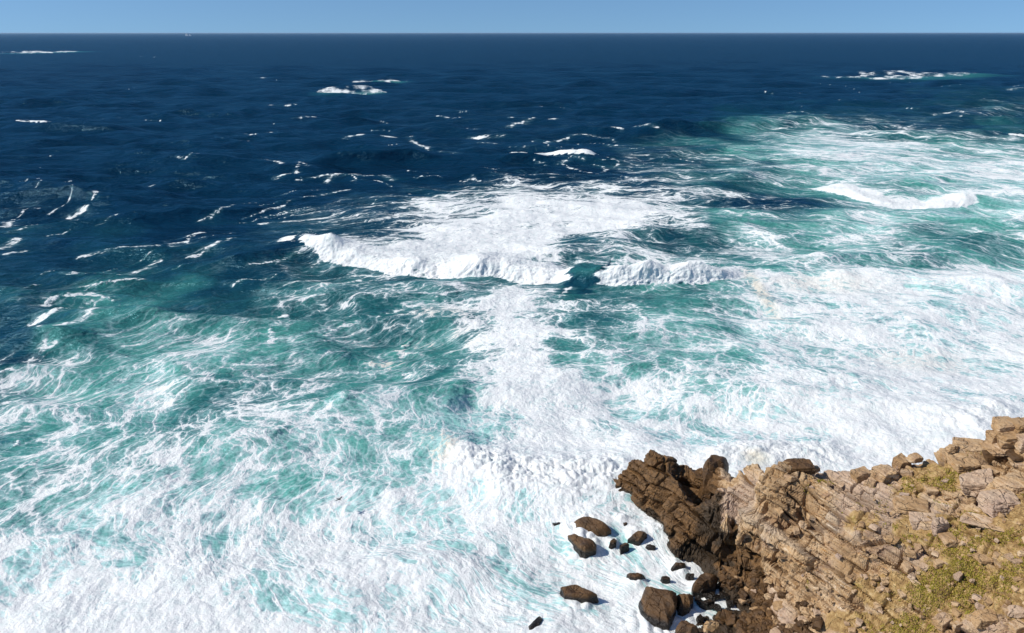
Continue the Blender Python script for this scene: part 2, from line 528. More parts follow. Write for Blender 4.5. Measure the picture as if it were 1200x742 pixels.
for wpx, pts in STREAKS:
    vm = float(np.mean([q[1] for q in pts]))
    g = at(600, vm)
    perpx = (g[1] * CP + CAM_H * SP) / F                     # metres across per pixel at that range
    wm = wpx * perpx * 1.7
    sel, sd, t, L = polyline_field(pts, 9 * wm + 2)
    x, y = X[sel], Y[sel]
    sd = sd + 0.75 * wm * noise2(x / (1.4 * wm), y / (1.4 * wm), 71) + 0.7 * wm * noise2(x / (9 * wm), y / (9 * wm), 72)
    e = np.exp(-(sd / wm) ** 2) * sstep(0, 0.1, t) * sstep(1, 0.9, t) * (0.80 + 0.55 * noise2(x / (5 * wm), y / (3 * wm), 73) + 0.3 * noise2(x / wm, y / wm, 74))
    pxw = g[1] * 1.05 / F
    e = e * np.clip(0.95 + 0.65 * noise2(x / (11 * pxw), y / (1.8 * perpx), 75) + 0.4 * noise2(x / (4.0 * pxw), y / (0.9 * perpx), 76), 0, 1.3)
    foam[sel] = np.maximum(foam[sel], e * 0.86)
    halo = np.exp(-(sd / (3.0 * wm)) ** 2) * sstep(0, 0.1, t) * sstep(1, 0.9, t)
    teal[sel] = np.maximum(teal[sel], np.minimum(teal[sel] + 0.08 * halo, 0.9))
    foam[sel] = np.maximum(foam[sel], 0.22 * halo)
# isolated windows of clear water and browner scum
def blob(u, v, ru, rv, arr, val, mode):
    c = at(u, v); a = at(u + ru, v); b = at(u, v - rv)
    rx, ry = abs(a[0] - c[0]), abs(b[1] - c[1])
    xx, yy = (X + wx * 0.12 - c[0]) / rx, (Y + wy * 0.12 - c[1]) / ry
    e = np.exp(-(xx ** 2 + yy ** 2) ** 1.5)
    arr[:] = arr + (val - arr) * e if mode == 'set' else np.maximum(arr, e * val)
for b in [(682, 284, 26, 8), (770, 283, 30, 8), (820, 280, 30, 6), (850, 268, 26, 6), (425, 539, 16, 10), (120, 633, 16, 8), (150, 667, 18, 9), (258, 632, 20, 12),
          (540, 470, 28, 14), (430, 440, 40, 14), (660, 415, 20, 20), (700, 440, 18, 8), (60, 430, 40, 12), (180, 395, 40, 14)]:
    blob(*b, foam, 0.30 if b[1] > 380 else 0.14, 'set')
for b in [(520, 525, 22, 16, 1.0), (895, 345, 10, 26, .9), (480, 395, 60, 12, .6), (440, 418, 40, 6, .8), (880, 540, 16, 8, 1.0), (960, 335, 60, 10, .4), (510, 370, 40, 8, .5), (1080, 420, 60, 12, .3)]:
    blob(*b[:4], cream, b[4], 'max')
for b in [(225, 275, 60, 10), (620, 205, 90, 8), (900, 236, 60, 12), (700, 205, 40, 6), (210, 240, 60, 6), (430, 200, 80, 5), (20, 425, 40, 10)]:
    blob(*b, teal, 0.02 if b[1] < 300 else 0.2, 'set')
foam = np.clip(foam, 0, 1.3)

# ---- choppy water in the foam field
lump = 0.20 * fbm2(X / 4.5, Y / 4.5, 81, 2) + 0.10 * np.abs(fbm2(X / 1.7, Y / 1.7, 84, 3))
Z += lump * sstep(0.15, 0.7, foam) * np.clip(220 / RAD, 0, 1)

# ---- coordinates that ride along with the surface currents, so that the foam lace is drawn out and curled
def swirl(x, y, L, amp, seed, steps=3):
    e = 0.02 * L
    for _ in range(steps):
        n0 = noise2(x / L, y / L, seed)
        gx = (noise2((x + e) / L, y / L, seed) - n0) / e
        gy = (noise2(x / L, (y + e) / L, seed) - n0) / e
        x = x + amp * L * gy / steps * 1.0
        y = y - amp * L * gx / steps * 1.0
    return x, y
fx, fy = swirl(X, Y, 19.0, 0.9, 91)
fx, fy = swirl(fx, fy, 7.0, 0.36, 92)
fx, fy = swirl(fx, fy, 2.4, 0.10, 93)
CX, CY = 15.0, 44.0                                 # the currents sweep round the point in wide arcs
frr = np.hypot(fx - CX, fy - CY)
fth = np.arctan2(fx - CX, fy - CY)
flow = np.stack([fth * 46.0 * frr / (frr + 22.0), frr, np.zeros_like(frr)], 1)
pool = 0.6 * noise2(flow[:, 0] / 7.0, frr / 5.5, 97) + 0.4 * noise2(flow[:, 0] / 3.0, frr / 2.4, 98)
foam = foam + 0.42 * pool * sstep(0.12, 0.35, foam) * sstep(1.0, 0.72, foam)

dead = out & (Y < 20)
Zs = np.where(RAD > 30000, 0, Z)
Vsea = np.stack([X + DX, Y + DY, Zs], 1)
ii = (np.arange(nr - 1)[:, None] * nc + np.arange(nc - 1)[None, :]).ravel()
Fsea = np.stack([ii, ii + 1, ii + nc + 1, ii + nc], 1)[:, ::-1]

def water_material():
    k = NT("sea_water")
    foam_a, teal_a, cream_a = k.attr("foam"), k.attr("teal"), k.attr("cream")
    vec = k.attr("flow", True)
    geo = k.n("ShaderNodeNewGeometry")
    pos = geo.outputs['Position']
    w = k.noise(vec, 0.8, 4.0, 0.6, out=1)
    w = k.vmath('SUBTRACT', w, (0.5, 0.5, 0.5))
    v1 = k.vmath('ADD', vec, k.vscale(w, 1.5))
    e1 = k.voro(v1, 0.30)
    e2 = k.voro(k.vmath('ADD', vec, k.vscale(w, 0.9)), 0.85)
    e3 = k.voro(k.vmath('ADD', vec, k.vscale(w, 0.45)), 2.3)
    big = k.noise(v1, 0.17, 7.0, 0.62)
    fine = k.noise(pos, 3.2, 4.0, 0.7)
    # threads of foam along the cell borders, broader where more foam lies on the water
    t1 = k.step(e1, 0.0, 0.16, 1.0, 0.0)
    t2 = k.step(e2, 0.0, 0.18, 1.0, 0.0)
    t3 = k.step(e3, 0.0, 0.22, 1.0, 0.0)
    web = k.math('ADD', k.math('MULTIPLY', t1, 0.30), k.math('ADD', k.math('MULTIPLY', t2, 0.30), k.math('MULTIPLY', t3, 0.18)))
    n = k.math('MULTIPLY', k.math('SUBTRACT', big, 0.5), 1.3)
    n2 = k.math('MULTIPLY', k.math('SUBTRACT', fine, 0.5), 0.45)
    var = k.math('ADD', k.math('ADD', k.math('SUBTRACT', web, 0.21), n), n2)
    c = k.math('ADD', k.math('MULTIPLY', foam_a, 1.12), k.math('MULTIPLY', var, k.step(foam_a, 0.02, 0.22, 0.25, 1.0)))
    mask = k.step(c, 0.60, 0.98)
    veil = k.step(c, 0.15, 0.85)
    # colour of the water itself: deep navy to aerated turquoise
    tn = k.math('ADD', teal_a, k.math('MULTIPLY', k.math('SUBTRACT', big, 0.5), k.math('MULTIPLY', teal_a, 0.5)))
    wcol = k.ramp(tn, [(0.0, (0.0016, 0.017, 0.040)), (0.14, (0.0022, 0.025, 0.056)), (0.30, (0.006, 0.048, 0.072)), (0.48, (0.022, 0.125, 0.128)),
                       (0.66, (0.075, 0.285, 0.245)), (0.85, (0.20, 0.46, 0.42)), (1.0, (0.34, 0.58, 0.55))])
    vcol = k.mix(teal_a, (0.03, 0.13, 0.18), (0.60, 0.77, 0.76))
    wcol = k.mix(k.math('MULTIPLY', veil, k.step(teal_a, 0.1, 0.85, 0.35, 0.85)), wcol, vcol)
    fcol = k.mix(cream_a, (0.81, 0.815, 0.795), (0.80, 0.735, 0.60))
    thin = k.noise(pos, 1.1, 5.0, 0.65)
    fcol = k.mix(k.step(thin, 0.42, 0.72, 0.0, 0.5), fcol, (0.58, 0.69, 0.67))
    # bumps
    r1 = k.noise(k.vmath('MULTIPLY', pos, (0.7, 1.0, 1.0)), 1.1, 5.0, 0.62)
    r2 = k.noise(k.vmath('MULTIPLY', pos, (0.5, 1.0, 1.0)), 0.26, 4.0, 0.6)
    r3 = k.noise(k.vmath('MULTIPLY', pos, (0.40, 1.0, 1.0)), 0.06, 3.0, 0.5)
    rip = k.math('ADD', k.math('MULTIPLY', r1, 0.38), k.math('ADD', k.math('MULTIPLY', r2, 2.0), k.math('ADD', k.math('MULTIPLY', r3, 4.6), k.math('MULTIPLY', k.noise(k.vmath('MULTIPLY', pos, (0.35, 1.0, 1.0)), 0.016, 3.0, 0.5), 9.0))))
    wb = k.bump(rip, 0.75, 1.0)
    froth = k.math('ADD', k.math('MULTIPLY', k.noise(pos, 2.4, 6.0, 0.68), 0.42), k.math('MULTIPLY', mask, 0.10))
    froth = k.math('SUBTRACT', froth, k.math('MULTIPLY', e2, 0.22))
    fb = k.bump(froth, 0.55, 1.0)
    wd = k.n("ShaderNodeBsdfDiffuse")
    k.put(wd.inputs['Color'], wcol); k.link(wb, wd.inputs['Normal'])
    wg = k.n("ShaderNodeBsdfGlossy")
    wg.inputs['Roughness'].default_value = 0.14
    wg.inputs['Color'].default_value = (0.36, 0.70, 0.86, 1)
    k.link(wb, wg.inputs['Normal'])
    fr = k.n("ShaderNodeFresnel")
    fr.inputs['IOR'].default_value = 1.333
    k.link(wb, fr.inputs['Normal'])
    wat = k.n("ShaderNodeMixShader")
    k.put(wat.inputs[0], k.math('MULTIPLY', fr.outputs[0], 0.43))   # wave slopes keep the mean reflectance low even far out
    k.link(wd.outputs[0], wat.inputs[1]); k.link(wg.outputs[0], wat.inputs[2])
    fo = k.n("ShaderNodeBsdfPrincipled")
    k.put(fo.inputs['Base Color'], fcol)
    fo.inputs['Roughness'].default_value = 0.85
    fo.inputs['Specular IOR Level'].default_value = 0.2
    k.link(fb, fo.inputs['Normal'])
    mx = k.n("ShaderNodeMixShader")
    k.link(mask, mx.inputs[0]); k.link(wat.outputs[0], mx.inputs[1]); k.link(fo.outputs[0], mx.inputs[2])
    k.link(mx.outputs[0], k.out.inputs[0])
    return k.m

sea = mesh_obj("sea", Vsea, Fsea, water_material(), True, attrs={
    "foam": ('FLOAT', foam), "teal": ('FLOAT', np.clip(teal, 0, 1)), "cream": ('FLOAT', cream), "flow": ('FLOAT_VECTOR', flow)})
tag(sea, kind='structure')
# ------------------------------------------------------------------ sea air
def haze_box():
    hm = bpy.data.materials.new("sea_air")
    hm.use_nodes = True
    t = hm.node_tree
    t.nodes.clear()
    o = t.nodes.new("ShaderNodeOutputMaterial")
    pv = t.nodes.new("ShaderNodeVolumePrincipled")
    pv.inputs['Color'].default_value = (0.55, 0.78, 1.0, 1)
    pv.inputs['Density'].default_value = HAZE
    pv.inputs['Anisotropy'].default_value = 0.2
    t.links.new(pv.outputs[0], o.inputs['Volume'])
    a = 160000.0
    V = [(x, y, z) for z in (-9.0, CAM_H + 3.0) for x, y in ((-a, -a), (a, -a), (a, a), (-a, a))]
    Fq = [(3, 2, 1, 0), (4, 5, 6, 7), (0, 1, 5, 4), (1, 2, 6, 5), (2, 3, 7, 6), (3, 0, 4, 7)]
    tag(mesh_obj("haze", V, Fq, hm, False), kind='stuff')
haze_box()

# ------------------------------------------------------------------ rock
def rock_material(name, kind):
    """kind 'land' = headland with soil and dry sandstone, 'dry' = loose sandstone, 'wet' = boulders washed by the surf"""
    k = NT(name)
    tcn = k.n("ShaderNodeTexCoord")
    geo = k.n("ShaderNodeNewGeometry")
    oi = k.n("ShaderNodeObjectInfo")
    if kind == 'land':
        P = geo.outputs['Position']
    else:
        cmb = k.n("ShaderNodeCombineXYZ")
        for i in range(3):
            k.put(cmb.inputs[i], k.math('MULTIPLY', oi.outputs['Random'], 37.0 + 13 * i))
        P = k.vmath('ADD', tcn.outputs['Object'], cmb.outputs[0])
    # coordinates across and along the bedding
    def dot(v):
        nd = k.n("ShaderNodeVectorMath", operation='DOT_PRODUCT')
        k.put(nd.inputs[0], P); nd.inputs[1].default_value = v
        return nd.outputs['Value']
    cmb2 = k.n("ShaderNodeCombineXYZ")
    k.put(cmb2.inputs[0], k.math('MULTIPLY', dot(tuple(NB)), 5.0 if kind == 'land' else 2.2))
    k.put(cmb2.inputs[1], k.math('MULTIPLY', dot(tuple(T1)), 0.55))
    k.put(cmb2.inputs[2], k.math('MULTIPLY', dot(tuple(T2)), 0.8))
    bed = k.noise(cmb2.outputs[0], 0.8, 6.0, 0.65)
    bed2 = k.noise(cmb2.outputs[0], 2.3, 4.0, 0.7)
    mott = k.noise(P, 1.3, 6.0, 0.68)
    mott2 = k.noise(P, 0.45, 4.0, 0.6)
    grit = k.noise(P, 9.0, 5.0, 0.75)
    dry = k.ramp(bed, [(0.28, (0.10, 0.06, 0.035)), (0.39, (0.31, 0.185, 0.09)), (0.48, (0.54, 0.375, 0.215)), (0.57, (0.40, 0.235, 0.10)), (0.68, (0.72, 0.58, 0.42))])
    dry = k.mix(k.step(mott, 0.42, 0.68, 0.0, 0.55), dry, (0.64, 0.49, 0.32))
    dry = k.mix(k.step(mott2, 0.54, 0.68, 0.0, 0.6), dry, (0.27, 0.165, 0.125))        # purplish iron-stained bands
    dry = k.mix(k.step(bed2, 0.56, 0.72, 0.0, 0.7), dry, (0.46, 0.22, 0.06))             # rust
    mott3 = k.noise(P, 0.21, 3.0, 0.5)
    dry = k.mix(k.step(mott3, 0.48, 0.60, 0.0, 0.55), dry, (0.49, 0.37, 0.295))           # grey-pink beds
    dry = k.mix(k.step(mott3, 0.46, 0.36, 0.0, 0.6), dry, (0.30, 0.175, 0.075))           # brown beds
    dry = k.mix(k.step(bed2, 0.42, 0.34, 0.0, 0.75), dry, (0.095, 0.062, 0.04))           # dark partings
    dry = k.mix(k.step(grit, 0.55, 0.72, 0.0, 0.6), dry, (0.10, 0.075, 0.055))
    wetc = k.ramp(k.math('ADD', k.math('MULTIPLY', bed, 0.45), k.math('MULTIPLY', mott, 0.55)), [(0.28, (0.045, 0.026, 0.013)), (0.44, (0.115, 0.062, 0.025)), (0.58, (0.235, 0.122, 0.042)), (0.76, (0.30, 0.18, 0.075))])
    wetc = k.mix(k.step(mott, 0.46, 0.68, 0.0, 0.7), wetc, (0.045, 0.029, 0.017))
    wetc = k.mix(k.step(mott2, 0.50, 0.68, 0.0, 0.5), wetc, (0.16, 0.085, 0.03))
    if kind == 'land':
        wet = k.step(k.math('ADD', k.attr("wet"), k.math('ADD', k.math('MULTIPLY', k.math('SUBTRACT', bed2, 0.5), 0.9), k.math('MULTIPLY', k.math('SUBTRACT', mott, 0.5), 0.7))), 0.28, 0.68); soil = k.attr("soil"); tone = k.attr("tone")
        dry = k.mix(k.math('MULTIPLY', k.step(tone, 0.0, 0.35, 1.0, 0.0), 0.45), dry, (0.15, 0.105, 0.08))
        dry = k.mix(k.math('MULTIPLY', k.step(tone, 0.7, 1.0), 0.35), dry, (0.52, 0.43, 0.33))
        sc = k.ramp(k.noise(P, 2.6, 6.0, 0.75), [(0.28, (0.10, 0.055, 0.02)), (0.43, (0.27, 0.16, 0.06)), (0.56, (0.43, 0.28, 0.115)), (0.70, (0.60, 0.45, 0.25))])
        sc = k.mix(k.step(k.noise(P, 0.8, 5.0, 0.7), 0.54, 0.68, 0.0, 0.5), sc, (0.27, 0.225, 0.035))
        sf = k.step(k.math('ADD', soil, k.math('MULTIPLY', k.math('SUBTRACT', mott, 0.5), 0.9)), 0.40, 0.60)
        dry = k.mix(sf, dry, sc)
        weed_recess_f = k.step(k.math('ADD', k.attr('weed_recess'), k.math('MULTIPLY', k.math('SUBTRACT', mott, 0.5), 0.9)), 0.35, 0.70)
        wetc = k.mix(k.math('MULTIPLY', weed_recess_f, 0.85), wetc, (0.030, 0.021, 0.012))      # near-black: seaweed low down, and a dark patch in the recess
        col = k.mix(wet, dry, wetc)
        rough = k.math('SUBTRACT', 0.9, k.math('MULTIPLY', wet, 0.42))
    elif kind == 'wet':
        sepz = k.n("ShaderNodeSeparateXYZ")
        k.link(geo.outputs['Position'], sepz.inputs[0])
        awash = k.step(k.math('ADD', sepz.outputs[2], k.math('MULTIPLY', k.math('SUBTRACT', mott, 0.5), 0.5)), 0.55, 0.25)
        col = k.mix(awash, wetc, (0.022, 0.016, 0.011))                                   # weed and wet below the reach of the swell
        col = k.mix(k.step(grit, 0.56, 0.70, 0.0, 0.6), col, (0.03, 0.02, 0.012))
        col = k.mix(1.0, col, (0.66, 0.64, 0.62), 'MULTIPLY')
        rough = k.math('SUBTRACT', 0.50, k.math('MULTIPLY', awash, 0.25))
    else:
        col = k.mix(k.math('MULTIPLY', oi.outputs['Random'], 0.5), dry, (0.36, 0.215, 0.10))
        rough = 0.9
    b = k.n("ShaderNodeBsdfPrincipled")
    k.put(b.inputs['Base Color'], col)
    k.put(b.inputs['Roughness'], rough)
    b.inputs['Specular IOR Level'].default_value = 0.35
    wv = k.vmath('ADD', P, k.vscale(k.noise(P, 1.2, 3.0, 0.6, out=1), 0.9))
    crack = k.step(k.voro(wv, 0.85 if kind == 'wet' else 0.7), 0.0, 0.05)
    grit = k.math('ADD', grit, k.math('MULTIPLY', crack, 1.1))
    h = k.math('ADD', k.math('MULTIPLY', grit, 0.06), k.math('ADD', k.math('MULTIPLY', bed2, 0.10), k.math('MULTIPLY', bed, 0.12)))
    k.link(k.bump(h, 1.0, 1.0), b.inputs['Normal'])
    k.link(b.outputs[0], k.out.inputs[0])
    return k.m

def unit(v):
    v = np.asarray(v, float)
    return v / np.linalg.norm(v)
# bedding: strata strike towards the shore and dip into the hill
T1 = unit((0.36, -0.93, 0.10))
_dip = math.radians(30)
T2 = unit(np.array([0.93 * math.cos(_dip), 0.36 * math.cos(_dip), -math.sin(_dip)]))
T2 = unit(T2 - T1 * (T1 @ T2))
NB = unit(np.cross(T1, T2))
if NB[2] < 0: NB = -NB

M_LAND = rock_material("headland_rock", 'land')
M_DRY = rock_material("dry_sandstone", 'dry')
M_WET = rock_material("wet_rock", 'wet')

# ---- headland: heights at stations, joined by a smooth surface, then cut into beds and joints
ST = [  # (photo u, v, height)
 (707, 568, 0.1), (730, 553, 1.9), (748, 538, 3.1), (760, 530, 4.5), (775, 535, 4.2), (790, 542, 3.8), (804, 549, 2.9), (815, 551, 3.2), (826, 547, 4.0), (848, 551, 4.4),
 (870, 552, 6.0), (900, 549, 6.8), (935, 550, 7.5), (970, 551, 8.0), (1000, 553, 8.6), (1030, 551, 9.2), (1050, 546, 9.7), (1090, 543, 10.3),
 (1112, 532, 11.0), (1150, 524, 11.8), (1168, 512, 12.8), (1200, 506, 13.4), (1260, 495, 14.5), (1330, 485, 16),
 (735, 588, 0.1), (760, 606, 0.1), (778, 625, 0.1), (790, 642, 0.05), (805, 655, 0.0), (830, 668, 0.1), (850, 676, 0.3),
 (745, 565, 1.7), (765, 560, 2.9), (786, 562, 3.7), (789, 580, 3.2), (778, 595, 1.5), (793, 602, 2.4), (798, 628, 1.5), (808, 566, 2.3), (810, 585, 1.7),
 (824, 578, 2.4), (818, 602, 1.6), (815, 635, 1.3), (836, 604, 2.0), (835, 640, 1.3), (850, 660, 1.0), (858, 630, 2.3),
 (845, 578, 5.0), (853, 600, 4.9), (868, 618, 4.6), (880, 590, 5.9), (870, 640, 2.5), (880, 640, 3.3), (900, 660, 3.2), (905, 685, 2.2), (912, 712, 1.8), (880, 672, 1.5),
 (905, 610, 6.0), (930, 600, 6.7), (930, 650, 4.9), (960, 640, 6.1), (950, 690, 3.9), (940, 715, 2.9), (1000, 600, 8.1), (1000, 650, 7.0), (1000, 700, 5.2), (1000, 742, 3.9),
 (1080, 580, 9.6), (1080, 640, 8.7), (1080, 700, 7.1), (1080, 742, 5.9), (1150, 560, 11.0), (1150, 620, 10.3), (1150, 680, 9.0), (1150, 742, 7.6),
 (1200, 545, 12.2), (1200, 610, 11.6), (1200, 680, 10.2), (1200, 742, 8.9), (1300, 600, 13.4), (1300, 742, 11.5),
 (850, 692, 0.25), (880, 692, 0.9), (845, 720, 0.2), (832, 742, 0.0), (872, 720, 0.8), (900, 742, 1.5), (950, 742, 2.7), (930, 725, 2.3),
 (850, 800, 0.0), (950, 800, 1.8), (1100, 820, 4.2), (1250, 850, 7.5), (900, 900, -0.5), (1050, 950, 2.0), (1250, 1000, 5),
 (700, 592, -1.6), (730, 620, -1.6), (765, 655, -1.5), (800, 690, -1.0), (812, 725, -1.0), (805, 770, -1.0), (690, 565, -1.6), (830, 850, -1.6), (760, 720, -2), (700, 660, -2.2),
]
pts = [np.append(at(u, v, z)[:2], z) for u, v, z in ST]
# seaward side: falls away behind the skyline
for u, v, z in ST[:24]:
    p = at(u, v, z)
    d = np.array([0.12, 1.0])
    pts.append(np.array([p[0] + 0.8 * d[0], p[1] + 0.8, z - 0.5]))
    pts.append(np.array([p[0] + 2.2 * d[0], p[1] + 2.2, z - 2.6]))
    pts.append(np.array([p[0] + 4.5, p[1] + 5.5, min(-1.5, z - 9)]))
    pts.append(np.array([p[0] + 7, p[1] + 11, -3.0]))
pts = np.array(pts)
def tps(P, val, lam):
    n = len(P)
    d2 = ((P[:, None] - P[None]) ** 2).sum(-1)
    K = 0.5 * d2 * np.log(d2 + 1e-9) + lam * np.eye(n)
    Q = np.hstack([np.ones((n, 1)), P])
    A = np.block([[K, Q], [Q.T, np.zeros((3, 3))]])
    return np.linalg.solve(A, np.concatenate([val, np.zeros(3)]))
_w = tps(pts[:, :2], pts[:, 2], 0.02)
def land_height(x, y):
    out = np.empty(len(x))
    for s in range(0, len(x), 20000):
        q = np.stack([x[s:s + 20000], y[s:s + 20000]], 1)
        d2 = ((q[:, None] - pts[None, :, :2]) ** 2).sum(-1)
        out[s:s + 20000] = (0.5 * d2 * np.log(d2 + 1e-9)) @ _w[:-3] + _w[-3] + q @ _w[-2:]
    return out

def beds(P, thick, sp1, sp2, seed, warp=0.5):
    """beds cut by two sets of joints: a random number per block, and the distance to the nearest bed or joint plane"""
    q = P @ NB / thick + warp * noise3(P, 0.25, seed)
    li = np.floor(q + 0.35 * (hash01(np.floor(q).astype(np.int64), seed=seed) - 0.5)); fq = q - np.floor(q)
    li = np.floor(q).astype(np.int64)
    s1 = sp1 * (0.6 + 0.9 * hash01(li, 1, seed=seed)); s2 = sp2 * (0.6 + 0.9 * hash01(li, 2, seed=seed))
    a = P @ T1 / s1 + 9 * hash01(li, 3, seed=seed) + 0.45 * noise3(P, 0.5 / sp1, seed + 5)
    b = P @ T2 / s2 + 9 * hash01(li, 4, seed=seed) + 0.45 * noise3(P, 0.5 / sp2, seed + 6)
    ai, bi = np.floor(a).astype(np.int64), np.floor(b).astype(np.int64)
    r = hash01(li * 131 + ai, bi, 7, seed)
    d = np.minimum(np.minimum(fq, 1 - fq) * thick, np.minimum(np.minimum(a - ai, 1 - a + ai) * s1, np.minimum(b - bi, 1 - b + bi) * s2))
    return r, d, hash01(li, 9, seed=seed)

STEP = 0.052
gx = np.arange(6.0, 45.0, STEP)
gy = np.arange(24.5, 62.0, STEP)
GX, GY = np.meshgrid(gx, gy)
hx, hy = GX.ravel(), GY.ravel()
# coarse solve, then bilinear to the fine grid
cs = 0.31
cx_, cy_ = np.arange(5.5, 45.6, cs), np.arange(19.5, 62.6, cs)
CXg, CYg = np.meshgrid(cx_, cy_)
CH = land_height(CXg.ravel(), CYg.ravel()).reshape(CXg.shape)
def bilin(x, y):
    i = np.clip((x - cx_[0]) / cs, 0, len(cx_) - 1.001); j = np.clip((y - cy_[0]) / cs, 0, len(cy_) - 1.001)
    i0, j0 = i.astype(int), j.astype(int); a, b = i - i0, j - j0
    return (CH[j0, i0] * (1 - a) + CH[j0, i0 + 1] * a) * (1 - b) + (CH[j0 + 1, i0] * (1 - a) + CH[j0 + 1, i0 + 1] * a) * b
hz = bilin(hx, hy)
e = 0.3
nx = -(bilin(hx + e, hy) - bilin(hx - e, hy)) / (2 * e)
ny = -(bilin(hx, hy + e) - bilin(hx, hy - e)) / (2 * e)
NL = np.stack([nx, ny, np.ones_like(nx)], 1)
NL /= np.linalg.norm(NL, axis=1)[:, None]
P0 = np.stack([hx, hy, hz], 1)
lu, lv, _ = proj(hx, np.maximum(hy, 1), hz)
# where soil and low plants cover the rock
SOIL = [(1060, 580, 30, 16, .55), (1100, 560, 45, 18, .8), (1170, 560, 30, 14, .6), (1010, 610, 26, 14, .6), (1150, 630, 60, 40, 1.0), (1080, 620, 40, 26, .7), (1040, 690, 46, 26, .8), (1120, 690, 60, 40, 1.0),
        (1190, 680, 50, 60, 1.0), (1000, 730, 40, 18, .8), (1060, 735, 50, 20, 1.0), (1180, 605, 40, 20, .8), (1230, 640, 60, 90, 1.0), (1120, 780, 160, 40, 1.0), (960, 605, 14, 8, .35)]
soil = np.zeros_like(hx)
for u, v, ru, rv, a in SOIL:
    soil = np.maximum(soil, a * np.exp(-((lu - u) / ru) ** 2 - ((lv - v) / rv) ** 2))
soil = np.clip(soil * 1.25 + 0.25 * fbm3(P0, 0.5, 301, 3), 0, 1)
soil[hz < 2.5] = 0
scree = sstep(842, 862, lu) * sstep(672, 690, lv) * sstep(3.2, 1.6, hz + 0.4 * noise3(P0, 0.6, 305)) * (lu < 1000)
r1, d1, l1 = beds(P0, 1.25, 3.0, 1.9, 11, 0.75)
r2, d2, l2 = beds(P0, 0.46, 1.7, 0.9, 12, 0.8)
r3, d3, l3 = beds(P0, 0.17, 0.8, 0.5, 13, 0.25)
rock = (1 - 0.62 * sstep(0.25, 0.7, soil)) * (1 - 0.75 * scree)
def chips(r, lo, hi):
    return sstep(hi, 1.0, r) - sstep(lo, 0.0, r)                # most blocks stay flush, some stand proud or have fallen out
disp = rock * (0.30 * chips(r1, 0.35, 0.7) + 0.14 * chips(r2, 0.3, 0.75) + 0.05 * (r3 - 0.5) + 0.34 * (l1 - 0.5) + 0.13 * (l2 - 0.5) + 0.07 * (l3 - 0.5))
disp -= rock * (np.clip(0.48 + 0.6 * noise3(P0, 0.5, 351), 0, 1) * np.exp(-(d1 / 0.075) ** 2) + np.clip(0.10 + 0.22 * noise3(P0, 0.8, 352), 0, 1) * np.exp(-(d2 / 0.045) ** 2) + 0.04 * np.exp(-(d3 / 0.04) ** 2))
disp += 0.22 * fbm3(P0, 0.55, 311, 3) * rock + 0.06 * fbm3(P0, 2.2, 314, 3) + 0.16 * soil * fbm3(P0, 1.1, 318, 3)
cob = np.abs(noise3(P0, 2.2, 321)) + 0.5 * np.abs(noise3(P0, 5.0, 322))
disp += scree * 0.28 * (cob - 0.3)
P1 = P0 + NL * disp[:, None]
P1[:, 0] += 0.07 * rock * noise3(P0, 1.4, 331); P1[:, 1] += 0.07 * rock * noise3(P0, 1.4, 332)
wetline = 3.4 - 2.2 * sstep(870, 930, lu) + 1.2 * sstep(860, 790, lu) + 0.7 * fbm3(P0, 0.5, 341, 3)
wet = sstep(0.5, -0.4, P1[:, 2] - wetline)
wet = np.maximum(wet, (0.93 - 0.22 * sstep(1.0, 3.0, P1[:, 2])) * sstep(852, 838, lu + 6 * noise3(P0, 0.9, 345)))
weed_recess = np.clip(sstep(1.3, 0.6, P1[:, 2] + 0.5 * fbm3(P0, 0.7, 347, 2)) + 0.85 * np.exp(-((lu - 838) / 34) ** 2 - ((lv - 612) / 42) ** 2), 0, 1) * (lu < 905)  # seaweed near the water, plus a round darker patch set in the recess
wet = np.maximum(wet, 0.7 * scree * sstep(915, 890, lu))
tone = np.clip(0.5 + 0.6 * (r2 - 0.5) + 0.5 * (r1 - 0.5), 0, 1)

ny_, nx_ = GX.shape
q = (np.arange(ny_ - 1)[:, None] * nx_ + np.arange(nx_ - 1)[None, :]).ravel()
QF = np.stack([q, q + 1, q + nx_ + 1, q + nx_], 1)
zmax = P1[QF, 2].max(1)
keep = zmax > -1.2
# the point is parted from the headland by a cleft that runs down from the notch in its back
uline = np.interp(lv, [500, 545, 560, 600, 640, 660, 700], [806, 806, 804, 798, 797, 800, 800])
side_pt = (lu < uline) & (lv < 665)
on_pt = side_pt[QF].all(1)
def sub(F):
    ids, inv = np.unique(F, return_inverse=True)
    return ids, inv.reshape(F.shape)
def land_obj(name, F):
    ids, f = sub(F)
    return mesh_obj(name, P1[ids], f, M_LAND, False, attrs={"wet": ('FLOAT', wet[ids]), "soil": ('FLOAT', soil[ids]), "tone": ('FLOAT', tone[ids]), "weed_recess": ('FLOAT', weed_recess[ids])})
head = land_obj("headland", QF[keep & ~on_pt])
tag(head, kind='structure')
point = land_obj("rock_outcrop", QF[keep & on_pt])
tag(point, "jagged dark brown rock outcrop jutting into the surf at the headland's tip", "rock outcrop")

